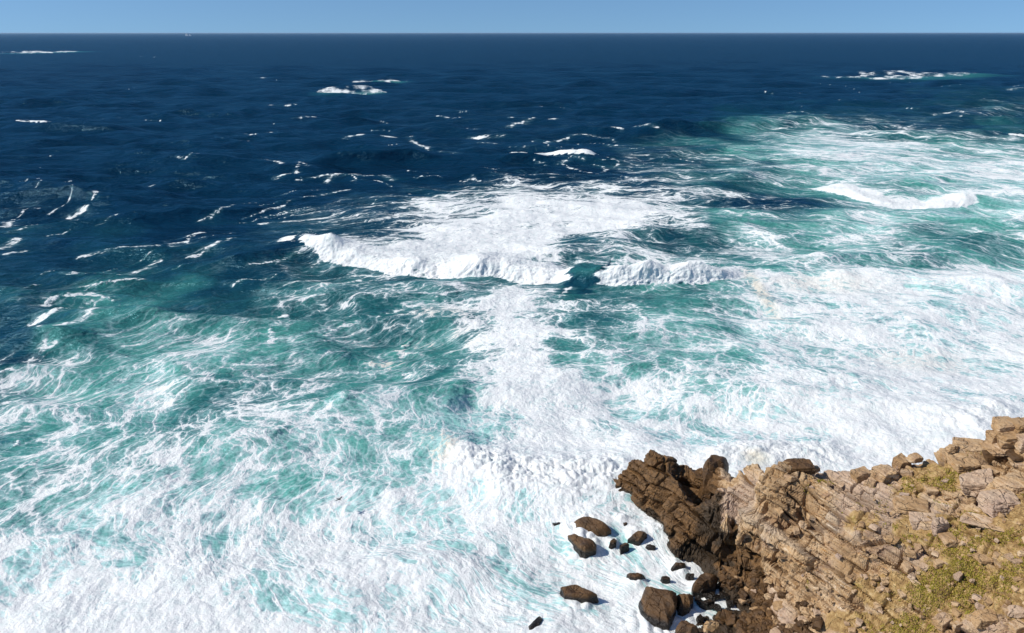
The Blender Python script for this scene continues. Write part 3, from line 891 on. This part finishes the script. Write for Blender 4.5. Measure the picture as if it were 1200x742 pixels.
# ---- loose rocks: a facetted body over a traced footprint
def sphere_dirs(sub_):
    t = (1 + 5 ** 0.5) / 2
    v = [(-1, t, 0), (1, t, 0), (-1, -t, 0), (1, -t, 0), (0, -1, t), (0, 1, t), (0, -1, -t), (0, 1, -t), (t, 0, -1), (t, 0, 1), (-t, 0, -1), (-t, 0, 1)]
    f = [(0, 11, 5), (0, 5, 1), (0, 1, 7), (0, 7, 10), (0, 10, 11), (1, 5, 9), (5, 11, 4), (11, 10, 2), (10, 7, 6), (7, 1, 8), (3, 9, 4), (3, 4, 2), (3, 2, 6), (3, 6, 8), (3, 8, 9), (4, 9, 5), (2, 4, 11), (6, 2, 10), (8, 6, 7), (9, 8, 1)]
    v = [np.array(p, float) / np.linalg.norm(p) for p in v]
    for _ in range(sub_):
        c, nf = {}, []
        def mid(a, b):
            kk = (min(a, b), max(a, b))
            if kk not in c:
                m = v[a] + v[b]
                v.append(m / np.linalg.norm(m)); c[kk] = len(v) - 1
            return c[kk]
        for a, b, d in f:
            x, y, z = mid(a, b), mid(b, d), mid(d, a)
            nf += [(a, x, z), (b, y, x), (d, z, y), (x, y, z)]
        f = nf
    return np.array(v), np.array(f)
SPH = {n: sphere_dirs(n) for n in (2, 3, 4, 5)}

def facet_radius(D, seed, n=14, flat=0.0, soft=26.0):
    """distance from the centre to a convex body bounded by n random planes"""
    g = np.random.default_rng(seed)
    N = g.normal(size=(n, 3)); N /= np.linalg.norm(N, axis=1)[:, None]
    if flat:                                             # add square sides for blocks of jointed stone
        N[:6] = [(1, 0, 0), (-1, 0, 0), (0, 1, 0), (0, -1, 0), (0, 0, 1), (0, 0, -1)]
        N[:6] += g.normal(size=(6, 3)) * 0.13
        N /= np.linalg.norm(N, axis=1)[:, None]
        H = np.concatenate([0.80 + 0.12 * g.random(6), 1.02 + 0.28 * g.random(n - 6)])
    else:
        H = 0.74 + 0.30 * g.random(n)
        N[:6] = [(1, 0, 0), (-1, 0, 0), (0, 1, 0), (0, -1, 0), (0, 0, 1), (0, 0, -1)]
        H[:6] = 1.0 + 0.15 * g.random(6)
    dots = D @ N.T
    inv = np.clip(dots / H, 0.02, None)
    return 1.0 / (inv ** soft).sum(1) ** (1 / soft)

def stone(name, centre, dims, rot, seed, mat, sub_=4, flat=0.0, n=14, rough=0.05, tilt=(0, 0), beddir=True):
    """one solid stone; dims are half sizes in metres"""
    D, Fc = SPH[sub_]
    r = facet_radius(D, seed, n, flat)
    v = D * r[:, None]
    nz = fbm3(D * 1.6 + seed * 7.13, 1.0, seed, 3)
    v = v * (1 + rough * 1.4 * nz[:, None])
    v = v * np.array(dims)
    s = float(np.mean(dims))
    v = v + D * (0.05 * s * fbm3(v + seed, 3.0 / s, seed + 3, 3))[:, None]
    # weathered bedding grooves
    gq = v[:, 2] / (0.26 * s) + 0.4 * noise3(v + seed, 1.2 / s, seed + 9)
    v = v - D * (0.065 * s * np.exp(-((gq - np.round(gq)) / 0.10) ** 2))[:, None] * (1.0 if beddir else 0.0)
    R = mathutils.Euler((tilt[0], tilt[1], rot)).to_matrix()
    v = v @ np.array(R).T
    return mesh_obj(name, v, Fc.astype(int), mat, False if sub_ < 5 else False, loc=tuple(float(c) for c in centre))

def outline_rock(name, poly, z0, z1, seed, mat, sub_=5, round_=3.0, rough=0.07, lean=0.62, sink=0.35):
    """a rock whose footprint follows a traced outline: its lower edge lies at z0 and its upper edge at lean*z1"""
    poly = np.array(poly, float)
    vmin, vmax = poly[:, 1].min(), poly[:, 1].max()
    G = []
    for u, v in poly:
        G.append(at(u, v, z0 + (z1 - z0) * lean * (vmax - v) / max(vmax - vmin, 1e-6))[:2])
    G = np.array(G)
    c = G.mean(0)
    # centroid of area
    x, y = G[:, 0], G[:, 1]; xr, yr = np.roll(x, -1), np.roll(y, -1)
    cr = x * yr - xr * y; A = cr.sum() / 2
    c = np.array([((x + xr) * cr).sum() / (6 * A), ((y + yr) * cr).sum() / (6 * A)])
    ang = np.linspace(-math.pi, math.pi, 361)
    rad = np.zeros_like(ang)
    for i, a in enumerate(ang):                          # ray from the centre to the outline
        d = np.array([math.cos(a), math.sin(a)])
        best = 0
        for k in range(len(G)):
            p, qv = G[k] - c, G[(k + 1) % len(G)] - G[k]
            den = d[0] * qv[1] - d[1] * qv[0]
            if abs(den) < 1e-9: continue
            t = (p[0] * qv[1] - p[1] * qv[0]) / den
            s = (p[0] * d[1] - p[1] * d[0]) / den
            if -1e-6 <= s <= 1 + 1e-6 and t > best: best = t
        rad[i] = best
    D, Fc = SPH[sub_]
    th = np.arctan2(D[:, 1], D[:, 0]); cph = np.hypot(D[:, 0], D[:, 1]); sph = D[:, 2]
    R = np.interp(th, ang, rad)
    s = 1.0 / (np.abs(cph) ** round_ + np.abs(sph) ** round_ + 1e-9) ** (1 / round_)
    Hh = z1 - z0
    v = np.stack([np.cos(th) * R * cph * s, np.sin(th) * R * cph * s, sph * s * np.where(sph > 0, Hh, sink + 0.3 * Hh)], 1)
    sz = float(rad.mean())
    fr = facet_radius(D, seed, 12, soft=40.0)
    cut = np.minimum(fr / np.quantile(fr, 0.72), 1.06)
    v[:, 2] *= np.where(sph > 0, cut, 1)
    v[:, :2] *= (1 - (1 - cut) * 0.55 * np.clip(sph * 2.0, 0, 1))[:, None]
    nn = fbm3(v + seed * 3.1, 1.1 / sz, seed, 4)
    v = v + D * (rough * sz * nn)[:, None]
    gq = (v @ NB) / (0.26 * sz) + 0.5 * noise3(v + seed, 1.0 / sz, seed + 9)
    v = v - D * (0.022 * sz * np.exp(-((gq - np.round(gq)) / 0.08) ** 2))[:, None]
    return mesh_obj(name, v, Fc.astype(int), mat, False, loc=(float(c[0]), float(c[1]), z0))

SURF = "rocks standing in the surf"
SURF_ROCKS = [
 ("boulder", [(668, 609), (674, 607), (690, 609), (704, 614), (713, 622), (717, 629), (710, 634), (696, 634), (684, 630), (672, 623)], 1.05, "long dark boulder behind its smaller twin in the white water", 3),
 ("boulder", [(664, 626), (672, 624), (684, 629), (690, 636), (700, 644), (699, 649), (686, 654), (680, 651), (672, 640)], 0.95, "brown pointed boulder leaning in front of the long dark boulder", 4),
 ("boulder", [(656, 689), (668, 686), (676, 687), (684, 693), (695, 698), (702, 703), (690, 708), (672, 708), (660, 705), (658, 697)], 0.7, "low black wet rock alone in the foam left of the big round boulder", 5),
 ("boulder", [(749, 700), (753, 690), (764, 684), (776, 683), (788, 688), (793, 698), (794, 712), (790, 728), (784, 739), (772, 735), (758, 726), (751, 714)], 1.35, "big round brown boulder, largest of those standing in the surf", 6),
 ("boulder", [(793, 692), (802, 691), (812, 700), (813, 708), (808, 716), (800, 722), (794, 720), (792, 706)], 1.0, "brown hump of rock pressed against the big round boulder", 7),
 ("boulder", [(810, 693), (816, 680), (824, 674), (834, 675), (843, 680), (839, 690), (834, 697), (822, 700), (812, 698)], 1.1, "dark split boulder at the edge of the pebble beach", 8),
 ("boulder", [(735, 634), (742, 626), (752, 620), (759, 622), (760, 630), (754, 636), (748, 640), (740, 637)], 0.9, "dark oval boulder midway between the twin boulders and the outcrop", 9),
 ("boulder", [(713, 641), (720, 631), (723, 634), (722, 641), (717, 643)], 0.55, "small dark triangular stone just right of the twin boulders", 10),
 ("boulder", [(726, 638), (730, 636), (738, 641), (732, 645), (727, 648)], 0.5, "small dark stone pointing down below the oval boulder", 11),
 ("boulder", [(723, 610), (729, 608), (733, 612), (736, 619), (732, 623), (728, 617)], 0.5, "narrow dark stone upright in the foam below the outcrop", 12),
 ("boulder", [(739, 616), (742, 612), (748, 615), (751, 618), (744, 618)], 0.3, "tiny dark stone between the narrow stone and the flat slab", 13),
 ("slab", [(757, 618), (762, 615), (770, 617), (779, 623), (782, 628), (775, 627), (765, 622)], 0.3, "flat grey brown slab at the foot of the outcrop", 14),
 ("boulder", [(756, 640), (762, 638), (769, 642), (767, 646), (760, 645)], 0.35, "small pale brown stone right of the oval boulder", 15),
 ("boulder", [(786, 667), (792, 660), (800, 658), (805, 660), (803, 666), (794, 669), (788, 670)], 0.5, "low brown rock awash in foam near the cliff foot", 16),
 ("boulder", [(734, 674), (742, 672), (752, 672), (758, 676), (752, 681), (744, 685), (738, 681)], 0.5, "dark wedge shaped rock above the big round boulder", 17),
 ("boulder", [(774, 677), (781, 676), (786, 680), (784, 684), (776, 683)], 0.35, "small stone awash behind the big round boulder", 18),
 ("boulder", [(803, 674), (810, 672), (814, 675), (812, 680), (806, 679)], 0.35, "small round stone left of the dark split boulder", 19),
 ("boulder", [(646, 613), (651, 611), (658, 615), (656, 618), (649, 618)], 0.25, "small black rock almost covered by the water, farthest left of the twin boulders", 20),
 ("boulder", [(619, 735), (624, 728), (633, 722), (636, 726), (632, 734), (624, 741), (620, 740)], 0.25, "barely exposed black rock in the foam at the bottom edge", 21),
 ("slab", [(706, 588), (712, 586), (722, 587), (723, 591), (713, 592), (707, 591)], 0.4, "low black ledge awash beside the outcrop's tip", 22),
 ("boulder", [(790, 742), (796, 731), (808, 730), (818, 737), (822, 746), (806, 752), (792, 750)], 1.0, "dark brown rock below the hump, cut off by the bottom edge", 23),
 ("boulder", [(824, 735), (828, 727), (836, 725), (842, 732), (843, 741), (834, 744), (826, 743)], 0.8, "ochre yellow block at the water's edge by the pebble beach", 24),
 ("boulder", [(803, 697), (808, 694), (813, 699), (812, 705), (806, 706)], 0.4, "rounded stone in the gap beside the split boulder", 25),
 ("boulder", [(818, 705), (826, 702), (834, 705), (837, 710), (828, 713), (820, 711)], 0.4, "flat brown stone below the split boulder", 26),
 ("boulder", [(846, 688), (850, 682), (855, 686), (854, 695), (848, 697)], 0.6, "dark upright stone right of the split boulder", 27),
 ("boulder", [(816, 722), (821, 720), (826, 724), (824, 729), (818, 728)], 0.3, "small brown stone in a white rivulet below the hump", 28),
]
for nm, poly, h, lab, sd_ in SURF_ROCKS:
    mat = M_DRY if "ochre" in lab else M_WET
    o = outline_rock(nm, poly, -0.05, h, sd_ + 40, mat, 5 if len(poly) > 7 else 4)
    tag(o, lab, "boulder" if nm == "boulder" else "rock slab", SURF)
# small wet stones in the rivulets of foam
rs = random.Random(7)
for i in range(34):
    u = 816 + 44 * rs.random(); v = 672 + 46 * rs.random()
    if u + (v - 672) * 0.25 < 826: continue
    p = at(u, v, 0.0)
    s = 0.10 + 0.16 * rs.random()
    o = stone("wet_stone", (p[0], p[1], 0.05 + max(0, float(bilin(np.array([p[0]]), np.array([p[1]]))[0]))), (s * 1.2, s, s * 0.8), rs.random() * 6, 500 + i, M_WET, 3, beddir=False)
    tag(o, "small dark wet stone at the foamy edge of the pebble beach", "stone", "wet stones at the beach edge")

# dark square shouldered rock between the outcrop and the pale cliff
o = outline_rock("rock_buttress", [(822, 550), (828, 541), (840, 542), (851, 547), (854, 552), (848, 566), (842, 578), (832, 584), (822, 580), (821, 565)], 2.3, 4.7, 90, M_WET, 5, 3.4, 0.06)
tag(o, "dark square shouldered rock between the jagged outcrop and the pale cliff", "rock")

def on_land(u, v):
    """the point of the headland seen at (u, v)"""
    a = at(u, v, 15.5); b = at(u, v, -0.5)
    t = np.linspace(0, 1, 240)
    L = a[None] * (1 - t[:, None]) + b[None] * t[:, None]
    h = bilin(L[:, 0], L[:, 1])
    hit = (L[:, 2] <= h) & (L[:, 1] > 25)
    if not hit.any():
        if v > 780: return L[-1], 1.0 / proj(*L[-1])[2] * F
        q, _ = on_land(u, v + 4)                        # just above the skyline: stand over the nearest ground below
        i = int(np.argmin(np.abs(L[:, 1] - q[1])))
    else:
        i = int(np.argmax(hit))
    return L[i], 1.0 / proj(*L[i])[2] * F          # point, pixels per metre

LEDGE = "blocks on the headland"
# (kind, u, v, width px, height px, depth factor, turn deg, square?, label)
BLOCKS = [
 ("slab", 937, 546, 36, 15, .6, -6, 1, "dark brown lone slab on the headland's skyline"),
 ("rock_block", 956, 549, 9, 7, 1, 10, 1, "small cube of rock just right of the lone dark slab"),
 ("rock_block", 1009, 556, 20, 20, .9, 15, 1, "brown block with a black hollow under it on the skyline"),
 ("rock_block", 1020, 567, 13, 12, 1, 40, 1, "small squarish ochre block in the shade below the skyline blocks"),
 ("rock_block", 1037, 555, 25, 21, .9, 5, 1, "broad reddish brown block with a blunt top on the skyline"),
 ("rock_block", 1057, 541, 20, 17, .9, 20, 1, "rounded tan block under the perched stone"),
 ("rock_block", 1073, 536, 14, 11, 1, 8, 1, "small pale stone perched above its neighbours on the skyline"),
 ("slab", 1064, 553, 14, 7, .6, -35, 1, "narrow tan slab sloping in the green patch"),
 ("rock_block", 1114, 530, 15, 26, .8, 0, 1, "upright rounded block left of the big leaning slab"),
 ("slab", 1138, 524, 38, 18, .8, -12, 1, "big leaning slab with a flat lit top near the skyline"),
 ("rock_block", 1132, 542, 34, 17, .8, -8, 1, "grey layered block beneath the big leaning slab"),
 ("rock_block", 1165, 534, 22, 11, .8, -8, 1, "dark low block between the leaning slab and the stacked crag"),
 ("rock_block", 1177, 497, 24, 18, .9, 0, 1, "topmost ochre block of the stacked crag"),
 ("rock_block", 1198, 498, 24, 18, .9, 8, 1, "grey block at the crag's top cut off by the picture's edge"),
 ("rock_block", 1165, 511, 16, 20, .9, 6, 1, "blunt orange block on the crag's seaward corner"),
 ("rock_block", 1182, 513, 26, 19, .9, -5, 1, "broad tan block in the middle of the stacked crag"),
 ("rock_block", 1202, 516, 22, 22, .9, 5, 1, "grey brown block at the right end of the crag's middle course"),
 ("slab", 1172, 525, 32, 9, .9, -6, 1, "thin overhanging slab with a dark gap under it in the crag"),
 ("slab", 1196, 532, 26, 8, .9, 4, 1, "dark thin bed of stone low in the crag"),
 ("slab", 1197, 541, 24, 8, .9, -3, 1, "pale thin bed of stone, lowest of the crag"),
 ("rock_block", 1188, 569, 40, 26, .8, 14, 1, "large rust brown block at the right edge above the grey boulder"),
 ("rock_block", 1172, 588, 42, 28, .8, 4, 1, "large grey angular boulder resting on yellow green turf"),
 ("rock_block", 1145, 565, 38, 26, .8, -20, 1, "pale pyramid shaped rock on the upper turf"),
 ("rock_block", 1161, 552, 18, 9, .8, -10, 1, "dark flat rock set in moss above the pale pyramid rock"),
 ("slab", 1070, 592, 46, 16, .6, -28, 1, "long pinkish slab sloping across the upper slope"),
 ("slab", 1082, 609, 30, 13, .6, -22, 1, "pinkish slab below the long sloping slab"),
 ("rock_block", 1101, 616, 18, 26, .7, 10, 1, "pale grey pointed rock in the middle of the slope"),
 ("rock_block", 1117, 632, 26, 13, .8, -6, 1, "dark grey rock with a black hollow in the middle of the slope"),
 ("slab", 1092, 615, 24, 9, .6, -26, 1, "thin greenish slab left of the pale pointed rock"),
 ("rock_block", 1104, 728, 20, 20, .8, 25, 1, "tan block with a black crack beside it at the bottom edge"),
 ("rock_block", 1121, 733, 10, 14, .8, 10, 1, "small grey stone wedged right of the tan bottom block"),
 ("rock_block", 1157, 724, 28, 18, .8, -5, 1, "pale pink and ochre block at the bottom of the slope"),
 ("rock_block", 1191, 716, 18, 12, .8, -20, 1, "dark cracked rock at the right edge of the lower slope"),
 ("rock_block", 1193, 734, 18, 16, .8, 10, 1, "grey block at the bottom right corner"),
 ("rock_block", 1123, 675, 10, 10, .8, 20, 1, "small pale square stone lying on ochre soil"),
 ("slab", 1155, 655, 18, 7, .7, -8, 1, "small flat pale slab on the right of the slope"),
 ("slab", 1185, 652, 14, 6, .7, 20, 1, "small dark slab near the right edge of the slope"),
 ("slab", 1121, 580, 16, 5, .6, 14, 1, "dark flat sliver lying on the upper green turf"),
 ("rock_block", 1093, 575, 14, 7, .7, -12, 1, "dark small rock low in the upper turf"),
 ("slab", 1155, 612, 50, 8, .5, -40, 1, "dark ridge of broken stone running down the turf"),
]
for i, (nm, u, v, w, h, df, rot, sq, lab) in enumerate(BLOCKS):
    p, ppm = on_land(u, min(v + h * 0.30, 760))
    hw = 0.5 * w / ppm * 1.0
    hd = hw * df
    hh = max(0.5 * h / ppm * 1.15 - 0.45 * hd * 0.5, 0.28 * h / ppm)
    o = stone(nm, (p[0], p[1] + 0.25 * hd, p[2] + 0.38 * hh), (hw, hd, hh), math.radians(rot), 700 + i, M_WET if 'dark brown' in lab or 'dark low' in lab or 'dark thin' in lab else M_DRY, 5 if w > 24 else 4, flat=1.0, n=13, rough=0.04,
              tilt=(0.10, -0.12))
    tag(o, lab, "slab" if nm == "slab" else "rock", LEDGE)

# ---- stones strewn over the slope and the beach
rs = random.Random(21)
cnt = 0
while cnt < 230:
    u = 905 + 310 * rs.random(); v = 560 + 190 * rs.random()
    p, ppm = on_land(u, v)
    if p[2] < 3.0: continue
    cnt += 1
    s = (1.6 + 3.6 * rs.random() ** 2.4) / ppm
    o = stone("loose_stone", (p[0], p[1], p[2] + 0.15 * s), (s * 1.35, s, s * 0.7), rs.random() * 6.28, 900 + cnt, M_DRY, 3, flat=1.0, n=11, tilt=(0.3 * rs.random(), 0.3 * rs.random()), beddir=False)
    tag(o, "small loose sandstone chip lying on the slope of the headland", "stone", "loose stones on the slope")
cnt = 0
while cnt < 150:
    u = 842 + 120 * rs.random(); v = 676 + 75 * rs.random()
    if u < 846 + (v - 690) * -0.1 or v < 676 + max(0, (u - 905)) * 0.75: continue
    p, ppm = on_land(u, v)
    if p[2] < 0.1 or p[2] > 3.6: continue
    cnt += 1
    s = (1.8 + 4.2 * rs.random() ** 2) / ppm
    wetp = rs.random() < (0.92 if u < 900 else 0.5)
    o = stone("beach_stone", (p[0], p[1], p[2] + 0.25 * s), (s * 1.25, s, s * 0.75), rs.random() * 6.28, 1100 + cnt, M_WET if wetp else M_DRY, 3, flat=1.0 if rs.random() < .6 else 0.0, n=12, tilt=(0.5 * rs.random(), 0.5 * rs.random()), beddir=False)
    tag(o, "angular brown stone in the rubble at the foot of the cliff", "stone", "stones of the beach rubble")
# ------------------------------------------------------------------ low plants on the soil
def plant_material():
    k = NT("low_turf_leaves")
    geo = k.n("ShaderNodeNewGeometry")
    n = k.noise(geo.outputs['Position'], 1.1, 4.0, 0.7)
    c = k.ramp(k.math('ADD', k.math('MULTIPLY', geo.outputs['Random Per Island'], 0.55), k.math('MULTIPLY', n, 0.5)),
               [(0.15, (0.10, 0.095, 0.014)), (0.42, (0.25, 0.225, 0.026)), (0.65, (0.35, 0.27, 0.055)), (0.9, (0.42, 0.27, 0.10))])
    b = k.n("ShaderNodeBsdfPrincipled")
    k.put(b.inputs['Base Color'], c)
    b.inputs['Roughness'].default_value = 0.8
    b.inputs['Specular IOR Level'].default_value = 0.1
    k.link(b.outputs[0], k.out.inputs[0])
    return k.m
g = np.random.default_rng(5)
w8 = sstep(0.45, 1.05, 0.75 * soil + 0.65 * fbm3(P0, 0.55, 401, 5, 0.7)) * (hz > 3.0) * (lu > 940) * (lu < 1300) * (lv < 800)
ids = g.choice(len(hx), size=42000, p=w8 / w8.sum())
root = P1[ids] + g.normal(size=(len(ids), 3)) * np.array([0.03, 0.03, 0.0])
ln = 0.05 + 0.10 * g.random(len(ids))
dirn = g.normal(size=(len(ids), 3)) * 0.55 + np.array([0, 0, 0.75])
dirn /= np.linalg.norm(dirn, axis=1)[:, None]
sdv = np.cross(dirn, g.normal(size=(len(ids), 3)))
sdv /= np.linalg.norm(sdv, axis=1)[:, None]
wd_ = 0.018 + 0.02 * g.random(len(ids))
v0 = root - sdv * wd_[:, None]
v1 = root + sdv * wd_[:, None]
v2 = root + dirn * ln[:, None]
TV = np.stack([v0, v1, v2], 1).reshape(-1, 3)
TF = np.arange(len(TV)).reshape(-1, 3)
turf = mesh_obj("turf", TV, TF, plant_material(), False)
tag(turf, kind='stuff')

# ------------------------------------------------------------------ spray thrown up where the waves break
def spray_points(pts, n, up, across, ahead, seed):
    q = np.random.default_rng(seed)
    P = np.array([at(u, v)[:2] for u, v in pts])
    L = np.concatenate([[0], np.cumsum(np.hypot(*np.diff(P, axis=0).T))])
    t = q.random(n) * L[-1]
    x, y = np.interp(t, L, P[:, 0]), np.interp(t, L, P[:, 1])
    keep_ = noise2(t / 4.0, 0 * t + seed, 5) + 0.5 * noise2(t / 1.3, 0 * t + seed, 6) > -0.25
    o = np.stack([x, y + ahead + q.normal(size=n) * across, np.abs(q.normal(size=n)) * up[1] + up[0]], 1)
    return o[keep_]
SPRAY = np.concatenate([
    spray_points([(352, 298), (400, 309), (460, 317), (560, 324), (645, 331)], 5200, (1.5, 0.75), 0.8, 3.2, 1),
    spray_points([(725, 338), (770, 340), (850, 335)], 2600, (1.5, 0.75), 0.8, 3.2, 2),
    spray_points([(535, 515), (560, 545), (600, 556), (650, 562), (700, 556), (740, 545)], 4200, (0.4, 0.55), 1.3, 0.0, 3),
    spray_points([(840, 535), (880, 533), (930, 532)], 1400, (0.2, 0.6), 0.9, 0.0, 4),
    spray_points([(965, 222), (1030, 236), (1120, 240)], 1600, (0.6, 0.4), 0.9, 2.0, 7)])
g = np.random.default_rng(9)
T4 = np.array([(1, 1, 1), (-1, -1, 1), (-1, 1, -1), (1, -1, -1)], float) / 1.73
sz_ = (0.016 + 0.045 * g.random(len(SPRAY)) ** 3) * np.clip(SPRAY[:, 1] / 90.0, 0.6, 1.4)
SV = (SPRAY[:, None, :] + T4[None] * sz_[:, None, None]).reshape(-1, 3)
b4 = np.arange(len(SPRAY))[:, None] * 4
SF = np.concatenate([b4 + np.array(f_) for f_ in ((0, 1, 2), (0, 3, 1), (0, 2, 3), (1, 3, 2))])
def spray_material():
    k = NT("white_spray")
    b = k.n("ShaderNodeBsdfPrincipled")
    geo = k.n("ShaderNodeNewGeometry")
    k.put(b.inputs['Base Color'], k.mix(geo.outputs['Random Per Island'], (0.86, 0.88, 0.89), (0.78, 0.83, 0.85)))
    b.inputs['Roughness'].default_value = 0.6
    k.link(b.outputs[0], k.out.inputs[0])
    return k.m
tag(mesh_obj("spray", SV, SF, spray_material(), True), kind='stuff')

# ------------------------------------------------------------------ ship on the horizon, bird over the foam
def simple_material(name, col, rough=0.5):
    k = NT(name)
    geo = k.n("ShaderNodeNewGeometry")
    n = k.noise(geo.outputs['Position'], 0.6, 3.0, 0.6)
    b = k.n("ShaderNodeBsdfPrincipled")
    k.put(b.inputs['Base Color'], k.mix(k.step(n, 0.4, 0.7, 0.0, 0.25), tuple(col), tuple(c * 0.7 for c in col)))
    b.inputs['Roughness'].default_value = rough
    k.link(b.outputs[0], k.out.inputs[0])
    return k.m
M_WHITE = simple_material("white_ship_paint", (0.85, 0.86, 0.87))
M_DGREY = simple_material("dark_window_band", (0.03, 0.04, 0.05))
M_BIRD = simple_material("dark_feathers", (0.018, 0.016, 0.015), 0.7)
def empty(name, loc, rz=0.0):
    o = bpy.data.objects.new(name, None)
    COL.objects.link(o)
    o.location = loc
    o.rotation_euler = (0, 0, rz)
    return o
def loft(secs):
    """closed rings of equal length joined into one skin with end caps"""
    n = len(secs[0]); V = [p for s in secs for p in s]; Fq = []
    for i in range(len(secs) - 1):
        for j in range(n):
            a, b = i * n + j, i * n + (j + 1) % n
            Fq.append((a, b, b + n, a + n))
    Fq.append(tuple(range(n))[::-1]); Fq.append(tuple(range((len(secs) - 1) * n, len(secs) * n)))
    return V, Fq
sp = at(220.8, 42.2, 0)
ship = empty("ship", (float(sp[0]), float(sp[1]), 0.0))
tag(ship, "tiny white ship far out on the horizon", "ship")
m_px = float(np.linalg.norm(sp - np.array([0, 0, CAM_H]))) / F           # metres per pixel out there
LH = 3.2 * m_px
secs = []
for x in np.linspace(-1, 1, 15):
    bw = 0.15 * LH * (1 - abs(x) ** 3.2) ** 0.6 + 0.004 * LH
    sheer = 0.30 * m_px * (1 + 0.5 * max(0, x) ** 2)
    secs.append([(x * LH * (1.0 if True else 0), -bw * .8, 0), (x * LH, bw * .8, 0), (x * LH * 1.02, bw, sheer), (x * LH * 1.02, -bw, sheer)])
mesh_obj("hull", *loft(secs), M_WHITE, False, ship)
def house(name, x0, x1, z0, z1, bw, par):
    s = []
    for z, f in ((z0, 1), (z0 + .92 * (z1 - z0), .97), (z1, .90)):
        cx = (x0 + x1) / 2
        s.append([(cx + (x0 - cx) * f, -bw * f, z), (cx + (x1 - cx) * f, -bw * f, z), (cx + (x1 - cx) * f, bw * f, z), (cx + (x0 - cx) * f, bw * f, z)])
    return mesh_obj(name, *loft(s), M_WHITE, False, par)
sup = house("superstructure", -2.9 * m_px, -.5 * m_px, .33 * m_px, 1.9 * m_px, .38 * m_px, ship)
s_ = []
for z in (1.45 * m_px, 1.6 * m_px):
    s_.append([(-2.95 * m_px, -.385 * m_px, z), (-.45 * m_px, -.385 * m_px, z), (-.45 * m_px, .385 * m_px, z), (-2.95 * m_px, .385 * m_px, z)])
mesh_obj("bridge_windows", *loft(s_), M_DGREY, False, sup)
house("deckhouse", .6 * m_px, 2.6 * m_px, .36 * m_px, 1.15 * m_px, .34 * m_px, ship)
mast = [[(-1.7 * m_px + r * math.cos(a), r * math.sin(a), z) for a in np.linspace(0, 2 * math.pi, 9)[:-1]] for z, r in ((1.9 * m_px, .07 * m_px), (2.7 * m_px, .03 * m_px))]
mesh_obj("mast", *loft(mast), M_WHITE, False, ship)

bp = at(397.5, 585.2, 1.2)
bird = empty("bird", tuple(float(c) for c in bp), math.radians(-35))
bird.scale = (0.6, 0.6, 0.6)
tag(bird, "tiny dark seabird gliding over the white foam", "bird")
bs = []
for x, r in ((-.30, .012), (-.22, .05), (-.05, .085), (.12, .08), (.22, .045), (.30, .05), (.36, .035), (.44, .008)):
    bs.append([(x, r * math.cos(a), .7 * r * math.sin(a) + .12 * max(0, x) ** 2) for a in np.linspace(0, 2 * math.pi, 13)[:-1]])
mesh_obj("body", *loft(bs), M_BIRD, True, bird)
for sgn in (-1, 1):
    ws = []
    for t, ch, sweep, up in ((0.05, .20, 0, .02), (.22, .20, .03, .07), (.42, .16, -.02, .08), (.60, .07, -.12, .05), (.66, .01, -.17, .04)):
        ws.append([(sweep + ch * .5, sgn * t, up), (sweep, sgn * t, up + .018), (sweep - ch * .5, sgn * t, up), (sweep, sgn * t, up - .006)])
    mesh_obj("wing", *loft(ws), M_BIRD, False, bird)
tl = [[(-.28, -.03, .0), (-.28, .03, .0), (-.28, .03, .02), (-.28, -.03, .02)], [(-.46, -.08, .0), (-.46, .08, .0), (-.46, .08, .01), (-.46, -.08, .01)]]
mesh_obj("tail", *loft(tl), M_BIRD, False, bird)
